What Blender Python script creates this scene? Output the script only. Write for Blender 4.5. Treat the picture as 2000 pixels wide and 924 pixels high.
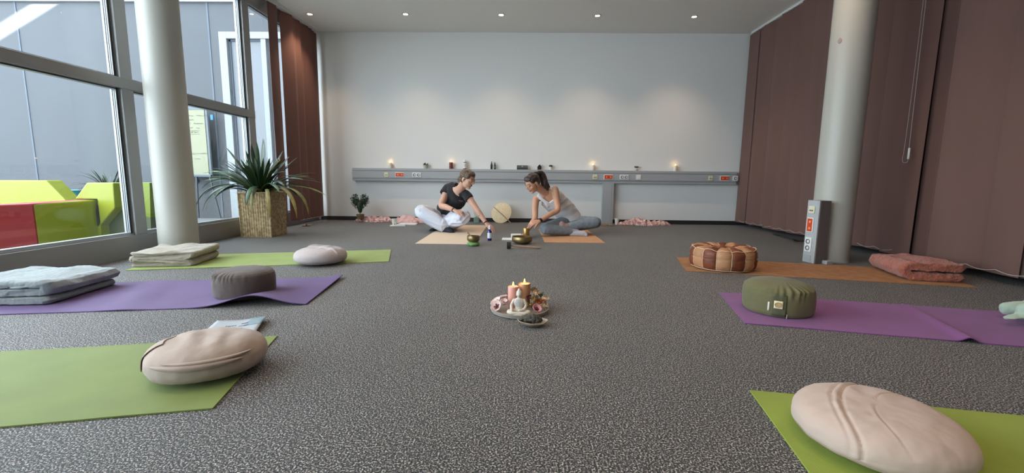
import bpy, bmesh, math, random
from mathutils import Vector, Matrix, Euler, noise
from math import sin, cos, pi, radians as R, sqrt, exp
random.seed(7)
S = bpy.context.scene; COL = S.collection
for o in list(bpy.data.objects): bpy.data.objects.remove(o)

# ---------------- camera ----------------
FPX, PITCH, ROLL, YAW, CAMZ = 849.6, 0.1330, -0.0110, -0.0176, 0.6927   # focal length in px of a 2000 px wide frame
fw = Vector((sin(YAW)*cos(PITCH), cos(YAW)*cos(PITCH), -sin(PITCH)))
rt = Vector((cos(YAW), -sin(YAW), 0)); up = rt.cross(fw)
rt, up = cos(ROLL)*rt - sin(ROLL)*up, sin(ROLL)*rt + cos(ROLL)*up
cam = bpy.data.cameras.new('camera'); co = bpy.data.objects.new('camera', cam); COL.objects.link(co)
cam.sensor_width = 36; cam.lens = FPX/2000*36; cam.clip_start = .02
m = Matrix((rt, up, -fw)).transposed().to_4x4(); m.translation = (0, 0, CAMZ); co.matrix_world = m
S.camera = co
def ray(px, py): return fw + rt*((px-1000)/FPX) - up*((py-462)/FPX)
def fl(px, py, z=0):                       # the floor point (height z) seen at a pixel of the photograph
    d = ray(px, py); t = (z-CAMZ)/d.z; return Vector((d.x*t, d.y*t, z))
def at(px, py, y):                         # the point at depth y seen there
    d = ray(px, py); t = y/d.y; return Vector((d.x*t, y, CAMZ+d.z*t))
def atx(px, py, x):
    d = ray(px, py); t = x/d.x; return Vector((x, d.y*t, CAMZ+d.z*t))

# ---------------- light ----------------
S.view_settings.view_transform = 'Standard'; S.view_settings.look = 'None'
S.view_settings.gamma = 1; S.view_settings.use_curve_mapping = False; S.view_settings.exposure = 0.1
W = bpy.data.worlds.new('sky'); S.world = W; W.use_nodes = True
bg = W.node_tree.nodes['Background']; bg.inputs[0].default_value = (.84, .92, 1.04, 1); bg.inputs[1].default_value = 8.6
def light(name, kind, loc, rot=None, **k):
    l = bpy.data.lights.new(name, kind); o = bpy.data.objects.new(name, l); COL.objects.link(o); o.location = loc
    if rot is not None: o.rotation_euler = rot
    for a, b in k.items(): setattr(l, a, b)
    return o
sundir = Vector((-.75, .5, -.40))
sun = light('sun', 'SUN', (0, 0, 10), sundir.to_track_quat('-Z', 'Y').to_euler(), energy=70.0, color=(1, .96, .9), angle=.01)
XL, XR, YB, YF, ZC = -3.23, 3.42, 6.92, -2.6, 2.875
po = light('window_portal', 'AREA', (XL-.12, (YB+YF)/2, 1.52), (0, R(-90), 0), shape='RECTANGLE', size=2.7, size_y=9.4)
po.data.cycles.is_portal = True
LAMP_W, LAMP_COL = 11.0, (1, .72, .50)

# ---------------- materials ----------------
def s2l(c): return tuple(((v/255/12.92) if v/255 <= .04045 else ((v/255+.055)/1.055)**2.4) for v in c)
def nd(nt, t, **k):
    n = nt.nodes.new(t)
    for a, b in k.items():
        if a.startswith('_'): setattr(n, a[1:], b)
        else: n.inputs[a.replace('__', ' ')].default_value = b
    return n
def mat(name, rgb, rough=.7, metal=0, bump=0, bscale=200, var=0, vscale=8, vrgb=None, sheen=0, spec=None, sss=0, trans=0, stretch=None, bdist=.002, coat=0, emis=0, detail=3):
    """rgb in sRGB 0-255"""
    m = bpy.data.materials.new(name); m.use_nodes = True; nt = m.node_tree; p = nt.nodes['Principled BSDF']
    c = (*s2l(rgb), 1)
    p.inputs['Base Color'].default_value = c; p.inputs['Roughness'].default_value = rough; p.inputs['Metallic'].default_value = metal
    if spec is not None: p.inputs['Specular IOR Level'].default_value = spec
    if sheen: p.inputs['Sheen Weight'].default_value = sheen; p.inputs['Sheen Roughness'].default_value = .5
    if trans: p.inputs['Transmission Weight'].default_value = trans
    if coat: p.inputs['Coat Weight'].default_value = coat
    if sss: p.inputs['Subsurface Weight'].default_value = sss; p.inputs['Subsurface Radius'].default_value = (.02, .008, .004)
    if emis: p.inputs['Emission Color'].default_value = c; p.inputs['Emission Strength'].default_value = emis
    tc = nd(nt, 'ShaderNodeTexCoord'); mp = nd(nt, 'ShaderNodeMapping'); nt.links.new(tc.outputs['Object'], mp.inputs[0])
    if stretch: mp.inputs['Scale'].default_value = stretch
    if var:
        n = nd(nt, 'ShaderNodeTexNoise', Scale=vscale, Detail=4.0); nt.links.new(mp.outputs[0], n.inputs['Vector'])
        mx = nd(nt, 'ShaderNodeMix', _data_type='RGBA'); c2 = (*s2l(vrgb), 1) if vrgb else (c[0]*(1-var), c[1]*(1-var), c[2]*(1-var), 1)
        rp = nd(nt, 'ShaderNodeMapRange'); rp.inputs[1].default_value = .35; rp.inputs[2].default_value = .65
        nt.links.new(n.outputs[0], rp.inputs[0]); nt.links.new(rp.outputs[0], mx.inputs[0])
        mx.inputs[6].default_value = c; mx.inputs[7].default_value = c2; nt.links.new(mx.outputs[2], p.inputs['Base Color'])
    if bump:
        n = nd(nt, 'ShaderNodeTexNoise', Scale=bscale, Detail=float(detail)); nt.links.new(mp.outputs[0], n.inputs['Vector'])
        b = nd(nt, 'ShaderNodeBump', Strength=bump, Distance=bdist); nt.links.new(n.outputs[0], b.inputs['Height']); nt.links.new(b.outputs[0], p.inputs['Normal'])
    return m
def carpet():
    m = mat('speckled_carpet', (100, 98, 98), .55, sheen=.08, spec=.32); nt = m.node_tree; p = nt.nodes['Principled BSDF']
    tc = nd(nt, 'ShaderNodeTexCoord')
    n1 = nd(nt, 'ShaderNodeTexNoise', Scale=200., Detail=3.0, Roughness=.72, Distortion=.0); n2 = nd(nt, 'ShaderNodeTexVoronoi', Scale=170., _feature='F1')
    n3 = nd(nt, 'ShaderNodeTexNoise', Scale=1.1, Detail=3.)
    for n in (n1, n2, n3): nt.links.new(tc.outputs['Object'], n.inputs['Vector'])
    r = nd(nt, 'ShaderNodeValToRGB'); e = r.color_ramp.elements
    e[0].position = .43; e[0].color = (.010, .009, .009, 1); e[1].position = .595; e[1].color = (.80, .71, .64, 1)
    q = r.color_ramp.elements.new(.49); q.color = (.030, .027, .026, 1); q = r.color_ramp.elements.new(.55); q.color = (.17, .150, .138, 1)
    nt.links.new(n1.outputs[0], r.inputs[0])
    mx = nd(nt, 'ShaderNodeMix', _data_type='RGBA', _blend_type='MULTIPLY'); mx.inputs[0].default_value = .35
    nt.links.new(r.outputs[0], mx.inputs[6]); nt.links.new(n2.outputs['Color'], mx.inputs[7])
    hs = nd(nt, 'ShaderNodeHueSaturation', Saturation=.35); nt.links.new(mx.outputs[2], hs.inputs['Color'])
    mr = nd(nt, 'ShaderNodeMapRange'); mr.inputs[1].default_value = .3; mr.inputs[2].default_value = .7; mr.inputs[3].default_value = .84; mr.inputs[4].default_value = 1.02
    nt.links.new(n3.outputs[0], mr.inputs[0]); nt.links.new(mr.outputs[0], hs.inputs['Value'])
    nt.links.new(hs.outputs[0], p.inputs['Base Color'])
    b = nd(nt, 'ShaderNodeBump', Strength=.8, Distance=.004); nt.links.new(n1.outputs[0], b.inputs['Height']); nt.links.new(b.outputs[0], p.inputs['Normal'])
    return m
def glass(name='window_glass', tint=(.93, .97, .96)):
    m = bpy.data.materials.new(name); m.use_nodes = True; nt = m.node_tree; nt.nodes.clear()
    o = nd(nt, 'ShaderNodeOutputMaterial'); t = nd(nt, 'ShaderNodeBsdfTransparent', Color=(*tint, 1)); g = nd(nt, 'ShaderNodeBsdfGlossy', Roughness=.0)
    lw = nd(nt, 'ShaderNodeLayerWeight', Blend=.5); f0 = nd(nt, 'ShaderNodeMath', _operation='POWER'); f0.inputs[1].default_value = 5
    f = nd(nt, 'ShaderNodeMath', _operation='MULTIPLY_ADD'); f.inputs[1].default_value = .85; f.inputs[2].default_value = .03; mx = nd(nt, 'ShaderNodeMixShader')
    nt.links.new(lw.outputs['Facing'], f0.inputs[0]); nt.links.new(f0.outputs[0], f.inputs[0]); nt.links.new(f.outputs[0], mx.inputs[0]); nt.links.new(t.outputs[0], mx.inputs[1]); nt.links.new(g.outputs[0], mx.inputs[2]); nt.links.new(mx.outputs[0], o.inputs[0])
    return m
def matmat(name, rgb, ang=0, ribs=420):
    """yoga mat foam with a fine ribbed surface"""
    m = mat(name, rgb, .72, var=.12, vscale=5, sheen=.1); nt = m.node_tree; p = nt.nodes['Principled BSDF']
    tc = nd(nt, 'ShaderNodeTexCoord'); mp = nd(nt, 'ShaderNodeMapping'); mp.inputs['Rotation'].default_value = (0, 0, ang); nt.links.new(tc.outputs['Object'], mp.inputs[0])
    w1 = nd(nt, 'ShaderNodeTexWave', Scale=48., _bands_direction='X'); w2 = nd(nt, 'ShaderNodeTexWave', Scale=48., _bands_direction='Y')
    for w in (w1, w2): nt.links.new(mp.outputs[0], w.inputs[0])
    a = nd(nt, 'ShaderNodeMath', _operation='MULTIPLY'); nt.links.new(w1.outputs[1], a.inputs[0]); nt.links.new(w2.outputs[1], a.inputs[1])
    b = nd(nt, 'ShaderNodeBump', Strength=.3, Distance=.0008); nt.links.new(a.outputs[0], b.inputs['Height']); nt.links.new(b.outputs[0], p.inputs['Normal'])
    return m
M = {}
M['wall'] = mat('white_wall_paint', (226, 226, 224), .85, bump=.15, bscale=300, bdist=.0006)
M['ceil'] = mat('ceiling_paint', (238, 237, 233), .9, bump=.2, bscale=180, bdist=.0006)
M['floor'] = carpet()
M['black_base'] = mat('black_skirting', (38, 36, 38), .6)
M['alu'] = mat('grey_aluminium', (150, 148, 147), .45, .3, var=.06, vscale=3)
M['alu_light'] = mat('light_aluminium', (158, 162, 166), .4, .35)
M['gasket'] = mat('black_gasket', (25, 25, 27), .6)
M['glass'] = glass()
M['column'] = mat('column_paint', (178, 175, 166), .38, bump=.08, bscale=25, bdist=.001)
M['trunk'] = mat('trunking_grey', (166, 168, 170), .5)
M['post_cover'] = mat('post_cover', (176, 178, 178), .5)
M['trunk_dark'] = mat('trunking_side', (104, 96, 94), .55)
M['socket_white'] = mat('socket_white', (225, 224, 220), .35)
M['socket_cream'] = mat('socket_cream', (222, 214, 182), .35)
M['socket_red'] = mat('socket_orange', (214, 74, 30), .4)
M['socket_hole'] = mat('socket_hole', (96, 96, 98), .6)
M['blind'] = mat('brown_blind_fabric', (110, 80, 72), .9, bump=.5, bscale=260, var=.1, vscale=3, stretch=(1, 1, .35), sheen=.15, bdist=.001)
M['blind_left'] = mat('redbrown_blind_fabric', (112, 74, 66), .9, bump=.4, bscale=260, var=.1, vscale=3, stretch=(1, 1, .35), sheen=.15, bdist=.001)
M['rail'] = mat('white_rail', (214, 214, 212), .4)
M['chain'] = mat('white_bead_chain', (190, 186, 178), .5)
M['green'] = matmat('green_mat_foam', (112, 128, 54), .24)
M['green_f'] = matmat('lime_mat_foam', (140, 158, 50), .17)
M['green2'] = matmat('pale_green_mat_foam', (134, 150, 70), .24)
M['purple'] = matmat('purple_mat_foam', (90, 64, 116), .24)
M['purple2'] = matmat('violet_mat_foam', (128, 74, 134), -.24)
M['cork'] = mat('cork', (168, 122, 84), .85, bump=.3, bscale=120, var=1, vscale=14, vrgb=(150, 104, 68), bdist=.001)
M['cork2'] = mat('cork_light', (196, 154, 118), .85, bump=.3, bscale=120, var=1, vscale=14, vrgb=(190, 140, 100), bdist=.001)
M['beige'] = mat('beige_mat', (210, 190, 168), .85, bump=.2, bscale=200, bdist=.001)

# ---------------- geometry helpers ----------------
class G:
    def __init__(s): s.v = []; s.f = []; s.mi = []; s.k = 0
    def add(s, vs, fs, M4=None):
        b = len(s.v)
        s.v += [tuple(M4 @ Vector(v)) if M4 else tuple(v) for v in vs]
        s.f += [tuple(b+i for i in f) for f in fs]; s.mi += [s.k]*len(fs); return s
    def box(s, c, d, rz=0, M4=None):
        x, y, z = d[0]/2, d[1]/2, d[2]/2
        vs = [(i, j, k) for i in (-x, x) for j in (-y, y) for k in (-z, z)]
        fs = [(0, 1, 3, 2), (4, 6, 7, 5), (0, 4, 5, 1), (2, 3, 7, 6), (0, 2, 6, 4), (1, 5, 7, 3)]
        m = Matrix.Translation(c) @ Matrix.Rotation(rz, 4, 'Z')
        return s.add(vs, fs, (M4 @ m) if M4 else m)
    def span(s, a, b):
        return s.box([(a[i]+b[i])/2 for i in range(3)], [abs(a[i]-b[i]) for i in range(3)])
    def lathe(s, prof, n=32, M4=None, ex=1, ey=1):
        """prof: (r, z) list from bottom to top"""
        vs = []; fs = []
        for r, z in prof:
            for i in range(n): a = 2*pi*i/n; vs.append((r*cos(a)*ex, r*sin(a)*ey, z))
        for j in range(len(prof)-1):
            for i in range(n): k = (i+1) % n; fs.append((j*n+i, j*n+k, (j+1)*n+k, (j+1)*n+i))
        fs.append(tuple(range(n))[::-1]); L = (len(prof)-1)*n; fs.append(tuple(L+i for i in range(n)))
        return s.add(vs, fs, M4)
    def ball(s, c, r, n=20, m=12, M4=None, rot=None):
        if not hasattr(r, '__len__'): r = (r, r, r)
        prof = [(sin(pi*j/m) if 0 < j < m else 1e-4, -cos(pi*j/m)) for j in range(m+1)]
        t = Matrix.Translation(c) @ (rot.to_4x4() if rot else Matrix()) @ Matrix.Diagonal((*r, 1))
        return s.lathe(prof, n, (M4 @ t) if M4 else t)
    def tube(s, pts, rad, n=10, side=None, cap='flat', smooth=1):
        """pts Vectors; rad floats or (ra, rb); loft of ellipses; cap 'flat' or 'round'"""
        pts = [Vector(p) for p in pts]
        if not hasattr(rad, '__len__'): rad = [rad]*len(pts)
        rad = [(r, r) if not hasattr(r, '__len__') else r for r in rad]
        if smooth > 1 and len(pts) > 1:
            P = []; Q = []
            for i in range(len(pts)-1):
                p0 = pts[max(i-1, 0)]; p1 = pts[i]; p2 = pts[i+1]; p3 = pts[min(i+2, len(pts)-1)]
                for k in range(smooth):
                    t = k/smooth; t2 = t*t; t3 = t2*t
                    P.append(.5*((2*p1)+(p2-p0)*t+(2*p0-5*p1+4*p2-p3)*t2+(3*p1-p0-3*p2+p3)*t3))
                    Q.append(tuple(rad[i][j]*(1-t)+rad[i+1][j]*t for j in (0, 1)))
            P.append(pts[-1]); Q.append(rad[-1]); pts, rad = P, Q
        T = [(pts[min(i+1, len(pts)-1)]-pts[max(i-1, 0)]).normalized() for i in range(len(pts))]
        if cap == 'round':
            for end in (0, -1):
                p = pts[end]; t = T[end]*(-1 if end == 0 else 1); r = rad[end]; rr = (r[0]+r[1])/2
                ex = [(p+t*rr*sin(a), (r[0]*cos(a), r[1]*cos(a))) for a in (.5, .95, 1.3, 1.54)]
                if end == 0: ex = ex[::-1]; pts = [e[0] for e in ex]+pts; rad = [e[1] for e in ex]+rad; T = [T[0]]*4+T
                else: pts = pts+[e[0] for e in ex]; rad = rad+[e[1] for e in ex]; T = T+[T[-1]]*4
        sd = Vector(side) if side is not None else (Vector((0, 0, 1)) if abs(T[0].z) < .9 else Vector((1, 0, 0)))
        vs = []; fs = []; u = None
        for p, t, r in zip(pts, T, rad):
            u = (sd if (u is None or side is not None) else u); u = (u - t*u.dot(t))
            u = u.normalized() if u.length > 1e-6 else t.orthogonal().normalized(); w = t.cross(u)
            for i in range(n): a = 2*pi*i/n; vs.append(p+u*(r[0]*cos(a))+w*(r[1]*sin(a)))
        for j in range(len(pts)-1):
            for i in range(n): k = (i+1) % n; fs.append((j*n+i, j*n+k, (j+1)*n+k, (j+1)*n+i))
        fs.append(tuple(range(n))[::-1]); L = (len(pts)-1)*n; fs.append(tuple(L+i for i in range(n)))
        return s.add(vs, fs)
    def grid(s, fn, nu, nv, cu=False):
        """fn(u, v) -> point, u, v in 0..1"""
        vs = [fn(i/(nu-1) if not cu else i/nu, j/(nv-1)) for j in range(nv) for i in range(nu)]
        fs = [(j*nu+i, j*nu+(i+1) % nu, (j+1)*nu+(i+1) % nu, (j+1)*nu+i) for j in range(nv-1) for i in range(nu if cu else nu-1)]
        return s.add(vs, fs)
    def prism(s, poly, d0, d1, M4=None):
        """poly of (x, y) extruded along z"""
        n = len(poly); vs = [(x, y, d0) for x, y in poly]+[(x, y, d1) for x, y in poly]
        fs = [tuple(range(n))[::-1], tuple(range(n, 2*n))]+[(i, (i+1) % n, n+(i+1) % n, n+i) for i in range(n)]
        return s.add(vs, fs, M4)
    def build(s, name, mt, parent=None, smooth=True, bevel=0, sub=0, solid=0, angle=40, world=False, seg=2):
        me = bpy.data.meshes.new(name)
        off = parent_origin(parent) if (world and parent) else None
        vs = [tuple(Vector(v)-off) for v in s.v] if off else s.v
        me.from_pydata(vs, [], s.f); me.validate()
        for m_ in (mt if isinstance(mt, (list, tuple)) else [mt]): me.materials.append(M[m_] if isinstance(m_, str) else m_)
        if len(me.polygons) == len(s.mi): me.polygons.foreach_set('material_index', s.mi)
        bm = bmesh.new(); bm.from_mesh(me); bmesh.ops.recalc_face_normals(bm, faces=bm.faces); bm.to_mesh(me); bm.free()
        o = link(name, me, parent)
        if solid: q = o.modifiers.new('s', 'SOLIDIFY'); q.thickness = solid; q.offset = 0
        if solid and angle == 180: q = o.modifiers.new('e', 'EDGE_SPLIT'); q.split_angle = R(50)
        if bevel: q = o.modifiers.new('b', 'BEVEL'); q.width = bevel; q.segments = seg; q.limit_method = 'ANGLE'; q.angle_limit = R(35)
        if sub: q = o.modifiers.new('u', 'SUBSURF'); q.levels = q.render_levels = sub
        if smooth: shade(me, angle)
        return o
def shade(me, angle=40):
    me.polygons.foreach_set('use_smooth', [True]*len(me.polygons))
    if angle < 180 and hasattr(me, 'set_sharp_from_angle'): me.set_sharp_from_angle(angle=R(angle))
def parent_origin(p):
    v = Vector((0, 0, 0))
    while p: v = v + p.location; p = p.parent
    return v
def link(name, me, parent=None):
    o = bpy.data.objects.new(name, me); COL.objects.link(o)
    if parent: o.parent = parent
    return o
def tag(o, label, cat, group=None, kind=None):
    o['label'] = label; o['category'] = cat
    if group: o['group'] = group
    if kind: o['kind'] = kind
    return o
def thing(name, label, cat, loc=(0, 0, 0), rz=0, group=None):
    o = bpy.data.objects.new(name, None); COL.objects.link(o); o.location = loc; o.rotation_euler = (0, 0, rz); o.empty_display_size = .1
    return tag(o, label, cat, group)
def struct(o): o['kind'] = 'structure'; return o
def dup(root, loc, rz=None, label=None):
    r = root.copy(); COL.objects.link(r); r.location = loc
    if rz is not None: r.rotation_euler = (0, 0, rz)
    if label: r['label'] = label
    for ch in list(root.children):
        c = ch.copy(); COL.objects.link(c); c.parent = r
        for g in list(ch.children):
            d = g.copy(); COL.objects.link(d); d.parent = c
    return r
def fbm(p, s, o=3): return noise.fractal(Vector(p)*s, 1.0, 2.0, o)
def remesh(g, name, mt, parent, voxel=.004, smooth=4, fn=None, disp=None, world=True):
    """unite the overlapping pieces of g into one continuous skin"""
    me = bpy.data.meshes.new(name+'_raw'); me.from_pydata(g.v, [], g.f); me.validate()
    bm = bmesh.new(); bm.from_mesh(me); bmesh.ops.recalc_face_normals(bm, faces=bm.faces); bm.to_mesh(me); bm.free()
    o = bpy.data.objects.new(name+'_raw', me); COL.objects.link(o)
    q = o.modifiers.new('r', 'REMESH'); q.mode = 'VOXEL'; q.voxel_size = voxel
    if smooth: q = o.modifiers.new('s', 'SMOOTH'); q.factor = .5; q.iterations = smooth
    dg = bpy.context.evaluated_depsgraph_get(); dg.update()
    res = bpy.data.meshes.new_from_object(o.evaluated_get(dg)); bpy.data.objects.remove(o); bpy.data.meshes.remove(me)
    res.name = name
    if disp:
        ns = [v.normal.copy() for v in res.vertices]
        for v, n_ in zip(res.vertices, ns): v.co = v.co + disp(v.co, n_)
    res.materials.clear()
    for m_ in (mt if isinstance(mt, (list, tuple)) else [mt]): res.materials.append(M[m_] if isinstance(m_, str) else m_)
    res.polygons.foreach_set('material_index', [fn(p.center, p.normal) for p in res.polygons] if fn else [0]*len(res.polygons))
    if world and parent:
        off = parent_origin(parent)
        for v in res.vertices: v.co = v.co - off
    res.polygons.foreach_set('use_smooth', [True]*len(res.polygons)); res.update()
    return link(name, res, parent)
# ================= THE ROOM =================
def sbox(name, a, b, m, **k): g = G(); g.span(a, b); return struct(g.build(name, m, smooth=False, **k))
sbox('floor', (XL, YF, -.1), (XR+.5, YB, 0), 'floor')
sbox('ceiling', (XL-.15, YF, ZC), (XR+.5, YB, ZC+.15), 'ceil')
sbox('wall_back', (XL-.15, YB, -.1), (XR+.5, YB+.15, ZC+.15), 'wall')
sbox('wall_front', (XL-.15, YF-.15, -.1), (XR+.5, YF, ZC+.15), 'wall')
M['dark_wall'] = mat('dark_parapet', (58, 52, 52), .8)
sbox('wall_right', (XR+.35, YF, -.1), (XR+.5, YB, ZC), 'dark_wall')
sbox('baseboard_back', (XL+.04, YB-.015, 0), (XR+.2, YB, .062), 'black_base')
# window wall on the left: kick panel, posts, transoms, panes
sbox('wall_left', (XL-.10, YF, -.1), (XL, YB, .185), 'alu')
sbox('trim_1', (XL-.09, YF, .185), (XL-.02, YB, .197), 'alu_light')
posts = [(-2.35, -2.25), (-.35, -.24), (1.60, 1.71), (3.58, 3.69), (5.25, 5.37)]
g = G()
for a, b in posts+[(6.80, 6.92), (-2.6, -2.5)]: g.span((XL-.10, a, .185), (XL, b, ZC))
struct(g.build('trim_2', 'alu', smooth=False, bevel=.003))
g = G(); g.span((XL-.095, YF, 1.38), (XL+.004, 5.37, 1.465)); struct(g.build('trim_3', 'alu', smooth=False, bevel=.003))
g = G(); g.span((XL-.095, YF, 2.70), (XL+.004, YB, ZC)); struct(g.build('trim_4', 'alu', smooth=False, bevel=.003))
eds = [-2.5]+[v for p_ in posts for v in p_]+[6.80]; n_ = 0
for i in range(0, len(eds), 2):
    a, b = eds[i], eds[i+1]
    if b-a < .05: continue
    zs = [(.197, 1.38), (1.465, 2.70)] if i < 10 else [(.197, 2.70)]
    for z0, z1 in zs:
        n_ += 1; g = G(); g.span((XL-.062, a+.03, z0+.015), (XL-.056, b-.03, z1-.012))
        w = struct(g.build('window_%d' % n_, 'glass', smooth=False))
        g = G(); xa, xb = XL-.075, XL-.028          # pale casement bead round the pane
        g.span((xa, a, z0), (xb, a+.026, z1)); g.span((xa, b-.026, z0), (xb, b, z1)); g.span((xa, a+.026, z0), (xb, b-.026, z0+.012)); g.span((xa, a+.026, z1-.012), (xb, b-.026, z1))
        g.k = 1
        g.span((xb, a+.010, z0), (xb+.003, a+.015, z1)); g.span((xb, b-.016, z0), (xb+.003, b-.010, z1)); g.span((xb, b-.024, z0), (xb+.003, b-.020, z1))
        g.span((XL-.058, b-.0275, z0), (XL-.053, b-.0255, z1)); g.span((XL-.042, b-.0275, z0), (XL-.038, b-.0255, z1))
        g.span((xb, a, z1-.010), (xb+.003, b, z1-.004)); g.build('window_frame', ['alu_light', 'gasket'], w, smooth=False)

# ================= OUTSIDE =================
M['facade'] = mat('grey_facade_panel', (80, 82, 87), .7, var=.06, vscale=1.2)
M['deck'] = mat('terrace_paving', (118, 120, 120), .8, var=.15, vscale=9)
M['facade_white'] = mat('white_facade_frame', (142, 146, 150), .5)
M['seam'] = mat('panel_seam', (96, 104, 116), .8)
M['door_glass'] = mat('pale_door_panel', (106, 110, 117), .3)
sbox('ground_terrace', (-14, -6, -.14), (XL-.10, 12, -.02), 'deck')['kind'] = 'structure'
g = G(); g.span((-14, 7.12, -.1), (XL-.15, 7.4, 3.36))
g.k = 1
for x in (-11.1, -7.99, -4.93): g.span((x-.012, 7.112, 0), (x+.012, 7.12, 3.36))
g.k = 2; g.span((-14, 7.08, 3.36), (XL-.15, 7.42, 3.7))
fac = struct(g.build('wall_courtyard', ['facade', 'seam', 'facade_white'], smooth=False))
# white door in the courtyard wall
g = G(); y0, y1 = 7.02, 7.118
g.span((-4.72, y0, 0), (-4.60, y1, 2.90)); g.span((-3.42, y0, 0), (-3.34, y1, 2.90)); g.span((-4.60, y0, 2.80), (-3.42, y1, 2.90)); g.span((-4.60, y0, 0), (-3.42, y1, .12))
g.span((-4.07, y0+.01, .12), (-3.99, y1, 2.80))
d = struct(g.build('door_1', 'facade_white', smooth=False, bevel=.004))
g = G(); g.span((-4.60, 7.09, .12), (-4.07, 7.11, 2.80)); g.span((-3.99, 7.09, .12), (-3.42, 7.11, 2.80)); g.build('door_panel', 'door_glass', d, smooth=False)
g = G(); g.span((-4.60, 7.075, .12), (-4.57, 7.09, 2.80)); g.span((-4.60, 7.075, 2.77), (-3.42, 7.09, 2.80)); g.build('door_gasket', 'seam', d, smooth=False)
# unseen wall added to block the sun, slotted for one strip on the facade
g = G(); g.span((-3.33, -9, 2.9), (-3.2, 9, 5.45)); g.span((-3.33, -9, 5.74), (-3.2, 9, 12))
struct(g.build('wall_sun_blocker', 'facade_white', smooth=False))


# angular outdoor seats
M['lime'] = mat('lime_plastic', (138, 144, 22), .35, bump=.05, bscale=60)
M['red'] = mat('red_plastic', (160, 40, 42), .35, bump=.05, bscale=60)
def seat_block(name, label, poly, h, m, loc, back=None):
    t = thing('outdoor_bench', label, 'outdoor seat', loc)
    g = G(); g.prism([(p[0]-loc[0], p[1]-loc[1]) for p in poly], -.02, h); g.build('seat', m, t, smooth=False, bevel=.015)
    if back:
        pts, ydir, hh = back
        g = G(); n = len(pts)
        vs = [(p[0]-loc[0], p[1]-loc[1], p[2]) for p in pts]+[(p[0]-loc[0]+ydir[0], p[1]-loc[1]+ydir[1], p[2]) for p in pts]
        g.add(vs, [tuple(range(n)), tuple(range(n, 2*n))[::-1]]+[(i, n+i, n+(i+1) % n, (i+1) % n) for i in range(n)])
        g.build('backrest', m, t, smooth=False, bevel=.012)
    return t
zt = .45
A0 = fl(63, 397, zt); B0 = fl(179, 391, zt); BB = fl(60, 384, zt); back_r = fl(127, 386, zt); L0 = fl(-90, 403, zt); L1 = fl(-90, 391, zt)
u_ = (B0-A0)
seat_block('outdoor_seat', 'glossy lime green angular seat block right of the red one outside', [A0[:2], B0[:2], (B0.x-.12, B0.y+1.05), (A0.x-.12, A0.y+1.05)], zt, 'lime', (A0.x+.3, A0.y+.4, 0),
           back=([at(-60, 352, 5.35), at(90, 352.5, 5.35), at(129, 392, 5.35), at(129, 470, 5.35), at(-60, 470, 5.35)], (-.12, .30, 0), 0))
seat_block('outdoor_seat', 'red angular seat block beside the lime one outside the window', [L0[:2], (A0.x-.004, A0.y), (A0.x-.124, A0.y+1.05), (L0.x-.12, L0.y+1.05)], zt, 'red', (L0.x+.3, L0.y+.4, 0))
# tall lime seat with a slanted, faceted flank
t = thing('outdoor_lounge_seat', 'tall lime green faceted seat with dark hollow flank behind window post', 'outdoor seat', (-3.9, 4.6, 0))
g = G(); o_ = Vector((-3.9, 4.6, 0))
yA = B0.y+.03
bx_ = B0.x+.02
F_ = [Vector((bx_, yA, at(185, 470, yA).z)), at(186, 452, yA), at(224, 406, yA), at(221, 357, yA), at(169, 357, yA), at(146, 386, yA), Vector((bx_, yA, .458))]
F_[5].z = .458
g.add([p-o_ for p in F_]+[p-o_+Vector((-.04, .5, 0)) for p in F_], [tuple(range(7)), tuple(range(7, 14))[::-1]]+[(i, 7+i, 7+(i+1) % 7, (i+1) % 7) for i in range(7)])
g.build('seat', 'lime', t, smooth=False, bevel=.008)
M['lime_shaded'] = mat('shaded_lime_plastic', (112, 126, 32), .5); M['grey_plastic'] = mat('grey_seat_side', (84, 90, 66), .6)  # lime darkened for the backrest: shade put into its colour
Y2 = yA+.10
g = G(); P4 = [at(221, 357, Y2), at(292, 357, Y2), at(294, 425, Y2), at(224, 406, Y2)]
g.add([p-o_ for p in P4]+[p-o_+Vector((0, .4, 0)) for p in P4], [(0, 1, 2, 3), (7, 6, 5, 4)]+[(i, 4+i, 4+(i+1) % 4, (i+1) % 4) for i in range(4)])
g.build('backrest', 'lime_shaded', t, smooth=False)
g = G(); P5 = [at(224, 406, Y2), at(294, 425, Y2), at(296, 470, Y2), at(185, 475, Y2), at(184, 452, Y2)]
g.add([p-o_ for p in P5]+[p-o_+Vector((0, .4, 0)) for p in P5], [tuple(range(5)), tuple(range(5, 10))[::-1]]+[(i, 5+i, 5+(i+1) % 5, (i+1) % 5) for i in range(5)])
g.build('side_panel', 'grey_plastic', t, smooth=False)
M['teal'] = mat('teal_tub', (92, 168, 172), .5)
g = G(); c_ = at(132, 380, 6.6); g.lathe([(.13, -.02), (.15, c_.z+.05), (.16, c_.z+.05), (.16, c_.z+.07), (.13, c_.z+.07), (.12, c_.z)], 24, Matrix.Translation((c_.x, c_.y, 0)))
tag(g.build('plant_tub', 'teal', bevel=.003), 'teal tub standing between the two lime seats outside', 'tub')

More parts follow.
